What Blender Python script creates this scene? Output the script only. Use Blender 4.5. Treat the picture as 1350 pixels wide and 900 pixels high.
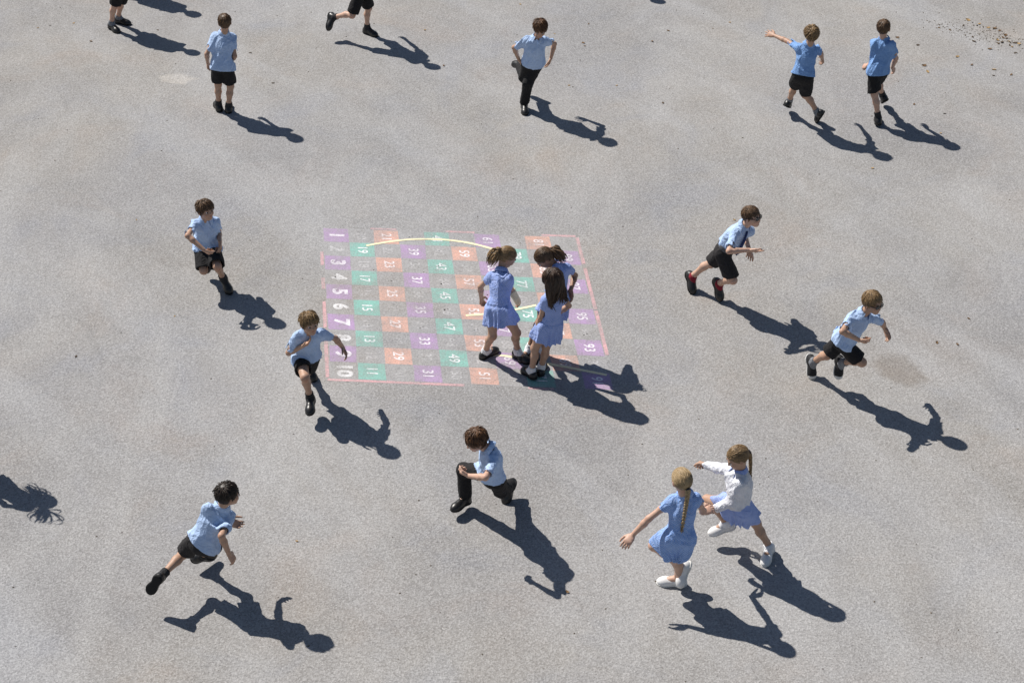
import bpy, math, random
import numpy as np
from mathutils import Vector

# ------------------------------------------------------------------ camera, sky, sun
for o in list(bpy.data.objects): bpy.data.objects.remove(o)
scene = bpy.context.scene
col = scene.collection
cam_data = bpy.data.cameras.new('camera'); cam = bpy.data.objects.new('camera', cam_data); col.objects.link(cam)
cam.location = (0, 0, 10.2); cam.rotation_euler = (math.radians(90 - 34.5), 0, 0)
cam_data.sensor_width = 36; cam_data.lens = 2500 / 1350 * 36; cam_data.clip_end = 3000
scene.camera = cam
SUN_AZ, SUN_EL = math.radians(141), math.radians(49)
world = bpy.data.worlds.new('World'); scene.world = world; world.use_nodes = True
wn = world.node_tree; sky = wn.nodes.new('ShaderNodeTexSky'); sky.sky_type = 'NISHITA'; sky.sun_disc = False
sky.sun_elevation = SUN_EL; sky.sun_rotation = math.pi / 2 - SUN_AZ; sky.air_density = 1.0; sky.dust_density = 0.6; sky.ozone_density = 1.2
bg = wn.nodes['Background']; bg.inputs['Strength'].default_value = 0.056
wn.links.new(sky.outputs[0], bg.inputs['Color'])
sd = bpy.data.lights.new('sun', 'SUN'); sun = bpy.data.objects.new('sun', sd); col.objects.link(sun)
sd.energy = 5.0; sd.angle = math.radians(0.55); sd.color = (1.0, 0.955, 0.89)
sdir = Vector((math.cos(SUN_AZ) * math.cos(SUN_EL), math.sin(SUN_AZ) * math.cos(SUN_EL), math.sin(SUN_EL)))
sun.rotation_euler = sdir.to_track_quat('Z', 'Y').to_euler(); sun.location = (-8, 24, 20)
vs = scene.view_settings; vs.view_transform = 'Standard'; vs.look = 'None'; vs.gamma = 1; vs.exposure = 0.24; vs.use_curve_mapping = False

# ------------------------------------------------------------------ materials
def mat(name):
    m = bpy.data.materials.new(name); m.use_nodes = True
    return m, m.node_tree, m.node_tree.nodes['Principled BSDF']
def N(t, kind, **kw):
    n = t.nodes.new(kind)
    for k, v in kw.items():
        if k in n.inputs: n.inputs[k].default_value = v
        else: setattr(n, k, v)
    return n
def mix(t, fac, a, b, mode='MIX'):
    n = t.nodes.new('ShaderNodeMix'); n.data_type = 'RGBA'; n.blend_type = mode
    for i, v in ((0, fac), (6, a), (7, b)):
        if hasattr(v, 'is_output'): t.links.new(v, n.inputs[i])
        else: n.inputs[i].default_value = v if i == 0 else (*v[:3], 1)
    return n.outputs[2]
def ramp(t, src, stops):
    r = t.nodes.new('ShaderNodeValToRGB'); e = r.color_ramp.elements
    while len(e) < len(stops): e.new(0.5)
    for el, (p, c) in zip(e, stops):
        el.position = p; el.color = (c, c, c, 1) if isinstance(c, (int, float)) else (*c, 1)
    t.links.new(src, r.inputs[0]); return r.outputs[0]
def noise(t, scale, detail=3, rough=0.55, vec=None, dist=0.0):
    n = N(t, 'ShaderNodeTexNoise', Scale=scale, Detail=detail, Roughness=rough, Distortion=dist)
    if vec is not None: t.links.new(vec, n.inputs['Vector'])
    return n.outputs['Fac']
def bump(t, bsdf, h, strength, dist):
    b = N(t, 'ShaderNodeBump', Strength=strength, Distance=dist); t.links.new(h, b.inputs['Height']); t.links.new(b.outputs[0], bsdf.inputs['Normal'])
def coords(t): return t.nodes.new('ShaderNodeTexCoord').outputs['Object']

def asphalt_color(t):
    g = t.nodes.new('ShaderNodeNewGeometry').outputs['Position']
    mp = N(t, 'ShaderNodeMapping'); t.links.new(g, mp.inputs['Vector']); v = mp.outputs[0]
    big = noise(t, 0.22, 4, 0.5, v, 0.4); mid = noise(t, 1.3, 5, 0.6, v, 0.3)
    c = mix(t, ramp(t, big, [(0.42, 0), (0.58, 1)]), (0.276, 0.259, 0.241), (0.262, 0.254, 0.254))
    c = mix(t, ramp(t, mid, [(0.30, 0.0), (0.72, 1.0)]), mix(t, 1.0, c, (0.90, 0.90, 0.905), 'MULTIPLY'), mix(t, 1.0, c, (1.06, 1.06, 1.055), 'MULTIPLY'))
    hue = noise(t, 0.85, 4, 0.6, v, 0.6)
    c = mix(t, ramp(t, hue, [(0.30, 0.9), (0.47, 0.0)]), c, mix(t, 1.0, c, (0.92, 0.96, 1.05), 'MULTIPLY'))
    c = mix(t, ramp(t, hue, [(0.53, 0.0), (0.70, 1.0)]), c, mix(t, 1.0, c, (1.05, 0.985, 0.93), 'MULTIPLY'))
    low = noise(t, 0.42, 5, 0.62, v, 0.9)
    c = mix(t, 1.0, c, ramp(t, low, [(0.28, 0.86), (0.5, 1.0), (0.72, 1.11)]), 'MULTIPLY')
    # long scuffed drifts of pale dust
    mp2 = N(t, 'ShaderNodeMapping'); mp2.inputs['Scale'].default_value = (0.9, 0.35, 1); mp2.inputs['Rotation'].default_value = (0, 0, 0.7); t.links.new(g, mp2.inputs['Vector'])
    dr = noise(t, 0.9, 6, 0.62, mp2.outputs[0], 0.8)
    c = mix(t, ramp(t, dr, [(0.50, 0.0), (0.72, 0.75)]), c, (0.36, 0.352, 0.345))
    # worn walking lines: long narrow pale streaks
    mr = N(t, 'ShaderNodeMapping'); mr.inputs['Rotation'].default_value = (0, 0, -0.61); t.links.new(g, mr.inputs['Vector']); mp3 = N(t, 'ShaderNodeMapping'); mp3.inputs['Scale'].default_value = (1.3, 0.25, 1); mp3.inputs['Location'].default_value = (0.35, 0, 0); t.links.new(mr.outputs[0], mp3.inputs['Vector'])
    wl = noise(t, 0.8, 4, 0.55, mp3.outputs[0], 0.5)
    c = mix(t, ramp(t, wl, [(0.52, 0.0), (0.70, 0.55)]), c, (0.355, 0.352, 0.356))
    # hairline cracks
    mp4 = N(t, 'ShaderNodeMapping'); t.links.new(g, mp4.inputs['Vector']); wv = N(t, 'ShaderNodeTexNoise', Scale=1.1, Detail=4.0); t.links.new(g, wv.inputs['Vector'])
    va = N(t, 'ShaderNodeVectorMath', operation='MULTIPLY_ADD'); t.links.new(wv.outputs['Color'], va.inputs[0]); va.inputs[1].default_value = (1.4, 1.4, 0); t.links.new(g, va.inputs[2])
    cr = N(t, 'ShaderNodeTexVoronoi', Scale=0.23, feature='DISTANCE_TO_EDGE'); t.links.new(va.outputs[0], cr.inputs['Vector'])
    ck = N(t, 'ShaderNodeMath', operation='MULTIPLY'); t.links.new(ramp(t, cr.outputs['Distance'], [(0.0008, 0.30), (0.0022, 0.0)]), ck.inputs[0]); t.links.new(ramp(t, noise(t, 0.9, 3, 0.6, g), [(0.50, 0.0), (0.62, 1.0)]), ck.inputs[1])
    c = mix(t, ck.outputs[0], c, (0.12, 0.115, 0.11))
    # exposed aggregate: three sizes of stone
    vo = N(t, 'ShaderNodeTexVoronoi', Scale=85.0); t.links.new(v, vo.inputs['Vector'])
    c = mix(t, 0.30, c, ramp(t, vo.outputs['Color'], [(0.0, 0.05), (0.5, 0.25), (1.0, 0.54)]))
    n1 = noise(t, 48, 3, 0.7, v)
    c = mix(t, 1.0, c, ramp(t, n1, [(0.22, 0.60), (0.45, 1.0), (0.75, 1.26)]), 'MULTIPLY')
    n2 = noise(t, 150, 2, 0.6, v)
    c = mix(t, 1.0, c, ramp(t, n2, [(0.25, 0.70), (0.45, 1.0), (0.75, 1.18)]), 'MULTIPLY')
    vp = N(t, 'ShaderNodeTexVoronoi', Scale=26.0); t.links.new(v, vp.inputs['Vector'])
    pit = N(t, 'ShaderNodeMath', operation='MULTIPLY'); t.links.new(ramp(t, vp.outputs['Distance'], [(0.10, 0.7), (0.22, 0.0)]), pit.inputs[0]); t.links.new(ramp(t, noise(t, 1.7, 3, 0.6, v), [(0.45, 0.0), (0.65, 1.0)]), pit.inputs[1])
    c = mix(t, pit.outputs[0], c, (0.13, 0.125, 0.12))
    # dark specks, grit
    vg = N(t, 'ShaderNodeTexVoronoi', Scale=3.1); t.links.new(v, vg.inputs['Vector'])
    c = mix(t, ramp(t, vg.outputs['Distance'], [(0.018, 0.75), (0.035, 0.0)]), c, (0.07, 0.06, 0.055))
    # faint dark tyre and drip stains
    st = noise(t, 0.55, 3, 0.5, mp2.outputs[0], 1.5)
    c = mix(t, ramp(t, st, [(0.28, 0.35), (0.40, 0.0)]), c, (0.25, 0.24, 0.235))
    return c, vo.outputs['Distance'], g
def asphalt(name, tone=None):
    m, t, p = mat(name); c, h, g = asphalt_color(t)
    if tone:      # a patch that fades out unevenly into the surface round it
        fa = N(t, 'ShaderNodeVertexColor', layer_name='fade'); ad = N(t, 'ShaderNodeMath', operation='ADD'); t.links.new(fa.outputs['Color'], ad.inputs[0]); t.links.new(noise(t, 9, 5, 0.7, g), ad.inputs[1])
        c = mix(t, ramp(t, ad.outputs[0], [(0.45, 0.0), (0.95, 1.0)]), c, mix(t, 1.0, c, tone, 'MULTIPLY'))
    t.links.new(c, p.inputs['Base Color']); p.inputs['Roughness'].default_value = 0.92
    p.inputs['Specular IOR Level'].default_value = 0.25
    bump(t, p, h, 0.35, 0.006)
    return m
M_GROUND = asphalt('asphalt')

def paint(name, *layers):
    # layers (colour, cover, grain) of worn paint over the asphalt; the stones show through where it has gone
    m, t, p = mat(name); c, h, g = asphalt_color(t)
    n = noise(t, 60, 4, 0.7, g); big = noise(t, 3.0, 4, 0.65, g); scuff = noise(t, 9.0, 5, 0.7, g, 0.6)
    for c1, cover, grain in layers:
        cc = mix(t, ramp(t, big, [(0.3, 0.0), (0.7, 1.0)]), tuple(x * 0.90 for x in c1), tuple(min(1, x * 1.08) for x in c1))
        cc = mix(t, grain, cc, ramp(t, n, [(0.3, 0.60), (0.7, 1.25)]), 'MULTIPLY')
        a1 = N(t, 'ShaderNodeMath', operation='ADD'); t.links.new(n, a1.inputs[0]); t.links.new(big, a1.inputs[1])
        a2 = N(t, 'ShaderNodeMath', operation='ADD'); t.links.new(a1.outputs[0], a2.inputs[0]); t.links.new(scuff, a2.inputs[1])
        hv = N(t, 'ShaderNodeMath', operation='MULTIPLY'); hv.inputs[1].default_value = 1 / 3; t.links.new(a2.outputs[0], hv.inputs[0])
        c = mix(t, ramp(t, hv.outputs[0], [(max(0.02, (0.98 - cover) - 0.12), 0.0), (min(0.99, (0.98 - cover) + 0.12), 0.95)]), c, cc)
    t.links.new(c, p.inputs['Base Color']); p.inputs['Roughness'].default_value = 0.85; p.inputs['Specular IOR Level'].default_value = 0.3
    bump(t, p, h, 0.25, 0.006)
    return m

def cloth(name, c1, c2=None, scale=900.0, rough=0.85, sheen=0.0, check=0):
    m, t, p = mat(name); v = coords(t)
    c2 = c2 or tuple(x * 0.86 for x in c1)
    n = noise(t, 14, 4, 0.6, v)
    c = mix(t, ramp(t, n, [(0.3, 0.0), (0.7, 1.0)]), c1, c2)
    if check:
        ck = N(t, 'ShaderNodeTexChecker', Scale=check); t.links.new(v, ck.inputs['Vector'])
        c = mix(t, ck.outputs['Fac'], c, mix(t, 0.22, c, (0.80, 0.83, 0.90)))
    f = noise(t, 220, 2, 0.6, v)
    c = mix(t, 0.35, c, ramp(t, f, [(0.2, 0.75), (0.8, 1.2)]), 'MULTIPLY')
    t.links.new(c, p.inputs['Base Color']); p.inputs['Roughness'].default_value = rough
    p.inputs['Sheen Weight'].default_value = sheen; p.inputs['Specular IOR Level'].default_value = 0.25
    b = noise(t, 13, 3, 0.5, v, 1.2); ab = N(t, 'ShaderNodeMath', operation='SUBTRACT'); ab.inputs[1].default_value = 0.5; t.links.new(b, ab.inputs[0])
    aa = N(t, 'ShaderNodeMath', operation='ABSOLUTE'); t.links.new(ab.outputs[0], aa.inputs[0]); bump(t, p, ramp(t, aa.outputs[0], [(0.0, 1.0), (0.10, 0.35), (0.30, 0.0)]), 0.55, 0.010)
    return m
def skin(name, c1):
    m, t, p = mat(name)
    at = N(t, 'ShaderNodeVertexColor', layer_name='flush')
    v = coords(t); n = noise(t, 30, 3, 0.6, v)
    c = mix(t, ramp(t, n, [(0.3, 0.0), (0.7, 1.0)]), c1, (c1[0] * 0.93, c1[1] * 0.86, c1[2] * 0.82))
    c = mix(t, at.outputs['Color'], c, (c1[0] * 0.80, c1[1] * 0.52, c1[2] * 0.48))
    t.links.new(c, p.inputs['Base Color']); p.inputs['Roughness'].default_value = 0.55
    p.inputs['Subsurface Weight'].default_value = 0.08; p.inputs['Subsurface Radius'].default_value = (0.02, 0.008, 0.004); p.inputs['Subsurface Scale'].default_value = 0.4
    return m
def hairmat(name, c1, c2):
    m, t, p = mat(name)
    at = N(t, 'ShaderNodeVertexColor', layer_name='shade')
    c = mix(t, at.outputs['Color'], c1, c2)
    v = coords(t); f = noise(t, 160, 2, 0.6, v)
    c = mix(t, 0.7, c, ramp(t, f, [(0.25, 0.55), (0.75, 1.35)]), 'MULTIPLY')
    t.links.new(c, p.inputs['Base Color']); p.inputs['Roughness'].default_value = 0.48; p.inputs['Specular IOR Level'].default_value = 0.38
    p.inputs['Anisotropic'].default_value = 0.5
    return m
def plain(name, c1, rough=0.5, spec=0.5, var=0.15):
    m, t, p = mat(name); v = coords(t); n = noise(t, 40, 4, 0.6, v)
    c = mix(t, ramp(t, n, [(0.3, 0.0), (0.7, 1.0)]), c1, tuple(x * (1 - var) for x in c1))
    t.links.new(c, p.inputs['Base Color']); p.inputs['Roughness'].default_value = rough; p.inputs['Specular IOR Level'].default_value = spec
    return m
MT = dict(
    shirt=cloth('pale_blue_shirt', (0.45, 0.59, 0.84)), shirt2=cloth('sky_blue_shirt', (0.25, 0.42, 0.78)), polo=cloth('strong_blue_polo', (0.21, 0.37, 0.68)),
    dress=cloth('blue_check_dress', (0.28, 0.38, 0.74), (0.24, 0.34, 0.69), check=90), dress2=cloth('light_blue_dress', (0.22, 0.38, 0.76), check=90),
    cardigan=cloth('white_cardigan', (0.74, 0.75, 0.80)), black=cloth('black_trouser_cloth', (0.018, 0.017, 0.018)), charcoal=cloth('charcoal_cloth', (0.028, 0.026, 0.027)),
    shoe=plain('black_leather', (0.014, 0.013, 0.013), 0.38, 0.5), trainer=plain('black_canvas', (0.018, 0.018, 0.02), 0.7, 0.3), wshoe=plain('white_canvas', (0.78, 0.77, 0.76), 0.65, 0.3),
    sole=plain('black_rubber', (0.02, 0.02, 0.02), 0.8, 0.2), wsole=plain('white_rubber', (0.72, 0.71, 0.68), 0.6, 0.3),
    wsock=cloth('white_sock', (0.78, 0.78, 0.80)), dsock=cloth('dark_sock', (0.03, 0.03, 0.033)), gsock=cloth('grey_sock', (0.22, 0.23, 0.25)), rsock=cloth('red_sock', (0.27, 0.025, 0.04)),
    tie=cloth('navy_tie', (0.02, 0.04, 0.14)), cast=plain('plaster', (0.76, 0.66, 0.42), 0.9, 0.1), belt=plain('grey_waistband', (0.10, 0.10, 0.11), 0.7, 0.3),
    lens=plain('dark_lens', (0.008, 0.008, 0.01), 0.12, 0.7), frame=plain('dark_frame', (0.02, 0.015, 0.015), 0.35, 0.5), band=plain('hair_band', (0.03, 0.03, 0.05), 0.7, 0.3),
    eye=plain('eye_white', (0.72, 0.70, 0.68), 0.2, 0.5), iris=plain('iris', (0.06, 0.035, 0.02), 0.2, 0.6), button=plain('button', (0.75, 0.75, 0.78), 0.4, 0.5))
SK = [skin('fair_skin', (0.55, 0.36, 0.27)), skin('tanned_skin', (0.45, 0.285, 0.20)), skin('brown_skin', (0.31, 0.175, 0.115))]
HR = dict(brown=hairmat('brown_hair', (0.060, 0.034, 0.018), (0.18, 0.105, 0.055)), dark=hairmat('dark_hair', (0.018, 0.013, 0.010), (0.045, 0.030, 0.022)),
          sandy=hairmat('sandy_hair', (0.13, 0.080, 0.038), (0.34, 0.22, 0.105)), blond=hairmat('blond_hair', (0.24, 0.165, 0.085), (0.45, 0.33, 0.185)),
          darkbrown=hairmat('dark_brown_hair', (0.026, 0.015, 0.010), (0.085, 0.050, 0.032)),
          auburn=hairmat('auburn_hair', (0.060, 0.028, 0.014), (0.16, 0.080, 0.036)))

# ------------------------------------------------------------------ object helpers
def empty(name, loc):
    o = bpy.data.objects.new(name, None); o.location = loc; o.empty_display_size = 0.2; col.objects.link(o); return o
def tag(o, label=None, cat=None, group=None, kind=None):
    for k, v in (('label', label), ('category', cat), ('group', group), ('kind', kind)):
        if v: o[k] = v
    return o
def mesh_obj(name, V, F, mats, parent=None, smooth=True, base=(0, 0, 0), attr=None, fmat=None):
    me = bpy.data.meshes.new(name); V = np.asarray(V, np.float32) - np.asarray(base, np.float32)
    if isinstance(F, np.ndarray):
        n = F.shape[1]; me.vertices.add(len(V)); me.vertices.foreach_set('co', V.ravel())
        me.loops.add(F.size); me.loops.foreach_set('vertex_index', F.ravel().astype(np.int32))
        me.polygons.add(len(F)); me.polygons.foreach_set('loop_start', np.arange(0, F.size, n, dtype=np.int32))
        me.update(calc_edges=True); me.validate()
    else:
        me.from_pydata([tuple(map(float, v)) for v in V], [], F); me.update()
    for m in (mats if isinstance(mats, (list, tuple)) else [mats]): me.materials.append(m)
    if fmat is not None: me.polygons.foreach_set('material_index', np.asarray(fmat, np.int32))
    if smooth: me.polygons.foreach_set('use_smooth', np.ones(len(me.polygons), bool))
    if attr is not None:
        a = me.color_attributes.new(attr[0], 'FLOAT_COLOR', 'POINT'); x = np.ones((len(V), 4), np.float32); x[:, :3] = np.asarray(attr[1])[:, None]
        a.data.foreach_set('color', x.ravel())
    o = bpy.data.objects.new(name, me); col.objects.link(o)
    if parent is not None: o.parent = parent
    return o

# ------------------------------------------------------------------ implicit surfaces
def nrm(v): v = np.asarray(v, float); return v / (np.linalg.norm(v) + 1e-12)
def smin(a, b, k):
    if k <= 1e-6: return np.minimum(a, b)
    h = np.clip(0.5 + 0.5 * (b - a) / k, 0, 1); return b + (a - b) * h - k * h * (1 - h)
class Cone:      # tapered capsule, optionally flattened along an axis, optionally cut by planes (point, normal)
    def __init__(s, a, b, r1, r2, flat=None, cuts=(), k=0.02, op='add'):
        s.a, s.b, s.r1, s.r2, s.flat, s.cuts, s.k, s.op = np.asarray(a, float), np.asarray(b, float), r1, r2, flat, cuts, k, op
        r = max(r1, r2) + k + 0.02; s.lo = np.minimum(s.a, s.b) - r; s.hi = np.maximum(s.a, s.b) + r
    def __call__(s, p):
        q = p - s.a; ba = s.b - s.a
        if s.flat is not None:
            ax, f = s.flat; q = q + np.outer(q @ ax, ax) * (1 / f - 1); ba = ba + ax * (ba @ ax) * (1 / f - 1)
        t = np.clip(q @ ba / (ba @ ba + 1e-12), 0, 1)
        d = np.linalg.norm(q - t[:, None] * ba, axis=1) - (s.r1 + (s.r2 - s.r1) * t)
        for c, n in s.cuts: d = np.maximum(d, (p - c) @ n)
        return d
class Ell:
    def __init__(s, c, R, r, cuts=(), k=0.02, op='add'):
        s.c, s.R, s.r, s.cuts, s.k, s.op = np.asarray(c, float), np.asarray(R, float), np.asarray(r, float), cuts, k, op
        m = max(r) + k + 0.02; s.lo = s.c - m; s.hi = s.c + m
    def __call__(s, p):
        q = (p - s.c) @ s.R.T; k0 = np.linalg.norm(q / s.r, axis=1); k1 = np.linalg.norm(q / s.r ** 2, axis=1) + 1e-9
        d = k0 * (k0 - 1) / k1
        for c, n in s.cuts: d = np.maximum(d, (p - c) @ n)
        return d
class Cut:       # removes everything beyond a plane (of what has been added so far)
    def __init__(s, c, n): s.c, s.n, s.k, s.op, s.lo, s.hi = np.asarray(c, float), nrm(n), 0.0, 'cut', None, None
    def __call__(s, p): return (p - s.c) @ s.n
def extract(prims, h, disp=None, final=()):
    los = [q.lo for q in prims if q.op == 'add']; his = [q.hi for q in prims if q.op == 'add']
    lo = np.min(los, 0); hi = np.max(his, 0); dim = np.ceil((hi - lo) / h).astype(int) + 1
    D = np.full(dim, 0.06, np.float32)
    ax = [lo[i] + h * np.arange(dim[i]) for i in range(3)]
    for q in prims:
        if q.lo is None: i0, i1 = np.zeros(3, int), dim
        else:
            i0 = np.clip(np.floor((q.lo - lo) / h).astype(int), 0, dim); i1 = np.clip(np.ceil((q.hi - lo) / h).astype(int) + 1, 0, dim)
        if np.any(i1 <= i0): continue
        sl = tuple(slice(a, b) for a, b in zip(i0, i1)); sub = D[sl]
        if q.op == 'cut':
            idx = np.nonzero(sub < 0.05); P = np.stack([ax[i][idx[i]] for i in range(3)], 1)
            sub[idx] = np.maximum(sub[idx], q(P)); continue
        if q.op == 'sub':
            idx = np.nonzero(sub < 0.05); P = np.stack([ax[i][i0[i] + idx[i]] for i in range(3)], 1)
            if len(P): sub[idx] = -smin(-sub[idx], q(P), q.k)
            continue
        g = np.meshgrid(*[ax[i][sl[i]] for i in range(3)], indexing='ij'); P = np.stack([x.ravel() for x in g], 1)
        D[sl] = smin(sub, q(P).reshape(sub.shape), q.k)
    if disp is not None:
        idx = np.nonzero(np.abs(D) < 0.03); P = np.stack([ax[i][idx[i]] for i in range(3)], 1); D[idx] += disp(P)
    for q in final:
        idx = np.nonzero(D < 0.05); P = np.stack([ax[i][idx[i]] for i in range(3)], 1); D[idx] = np.maximum(D[idx], q(P))
    # surface nets
    S = D < 0
    cnt = S[:-1, :-1, :-1].astype(np.uint8)
    for dx in (0, 1):
        for dy in (0, 1):
            for dz in (0, 1):
                if dx + dy + dz: cnt = cnt + S[dx:dim[0] - 1 + dx, dy:dim[1] - 1 + dy, dz:dim[2] - 1 + dz]
    act = (cnt > 0) & (cnt < 8); ci = np.argwhere(act); ids = np.full(act.shape, -1, np.int32); ids[act] = np.arange(len(ci))
    acc = np.zeros((len(ci), 3)); n = np.zeros(len(ci)); cor = [(i, j, k) for i in (0, 1) for j in (0, 1) for k in (0, 1)]
    val = {c: D[ci[:, 0] + c[0], ci[:, 1] + c[1], ci[:, 2] + c[2]] for c in cor}
    for c in cor:
        for a in range(3):
            if c[a] == 0:
                e = list(c); e[a] = 1; v0, v1 = val[c], val[tuple(e)]; m = (v0 < 0) != (v1 < 0)
                t = np.where(m, v0 / np.where(m, v0 - v1, 1), 0); pt = np.array(c, float)[None] + np.eye(3)[a][None] * t[:, None]
                acc[m] += pt[m]; n[m] += 1
    V = lo + h * (ci + acc / n[:, None]); Q = []
    for a in range(3):
        b, c = (a + 1) % 3, (a + 2) % 3
        s0 = [slice(1, dim[i] - 1) for i in range(3)]; s0[a] = slice(0, dim[a] - 1); s1 = list(s0); s1[a] = slice(1, dim[a])
        A0, A1 = S[tuple(s0)], S[tuple(s1)]
        e = np.argwhere(A0 != A1); off = np.array([x.start for x in s0]); g = e + off; fl = A0[tuple(e.T)]
        def cid(db, dc):
            q = g.copy(); q[:, b] -= db; q[:, c] -= dc; return ids[q[:, 0], q[:, 1], q[:, 2]]
        qd = np.stack([cid(1, 1), cid(0, 1), cid(0, 0), cid(1, 0)], 1)
        qd[~fl] = qd[~fl][:, ::-1]; Q.append(qd)
    Q = np.concatenate(Q); Q = Q[(Q >= 0).all(1)]
    # one light smoothing pass
    for _ in range(1):
        s = np.zeros_like(V); w = np.zeros(len(V))
        for i in range(4):
            j = (i + 1) % 4
            for x, y in ((i, j), (j, i)):
                for d in range(3): s[:, d] += np.bincount(Q[:, x], V[Q[:, y], d], len(V))
                w += np.bincount(Q[:, x], None, len(V))
        V = V * 0.6 + 0.4 * s / np.maximum(w, 1)[:, None]
    return V, Q
def folds(rng, amp, wl, axis=None, n=5):
    # ridged cloth creases in two sizes; crests run mostly along axis
    W = []
    for i in range(n):
        big = i < (n + 1) // 2; d = nrm(rng.normal(size=3))
        if axis is not None: d = nrm(d - 0.85 * axis * (d @ axis))
        w = wl * (rng.uniform(0.9, 1.5) if big else rng.uniform(0.35, 0.6))
        W.append((d * math.pi / w, rng.uniform(0, 6.28), nrm(rng.normal(size=3)) * rng.uniform(6, 14), rng.uniform(0, 6.28), 1.0 if big else 0.28, nrm(rng.normal(size=3)) * 11, rng.uniform(0, 6.28)))
    def f(p):
        s = 0
        for k, ph, kw, pw, a, km, pm in W:
            x = p @ k + ph + 0.7 * np.sin(p @ kw + pw); s = s + a * (1 - np.abs(np.sin(x))) ** 2 * (0.35 + 0.65 * np.sin(p @ km + pm) ** 2)
        return amp * (0.10 * n - s) / math.sqrt(n)
    return f

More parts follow.
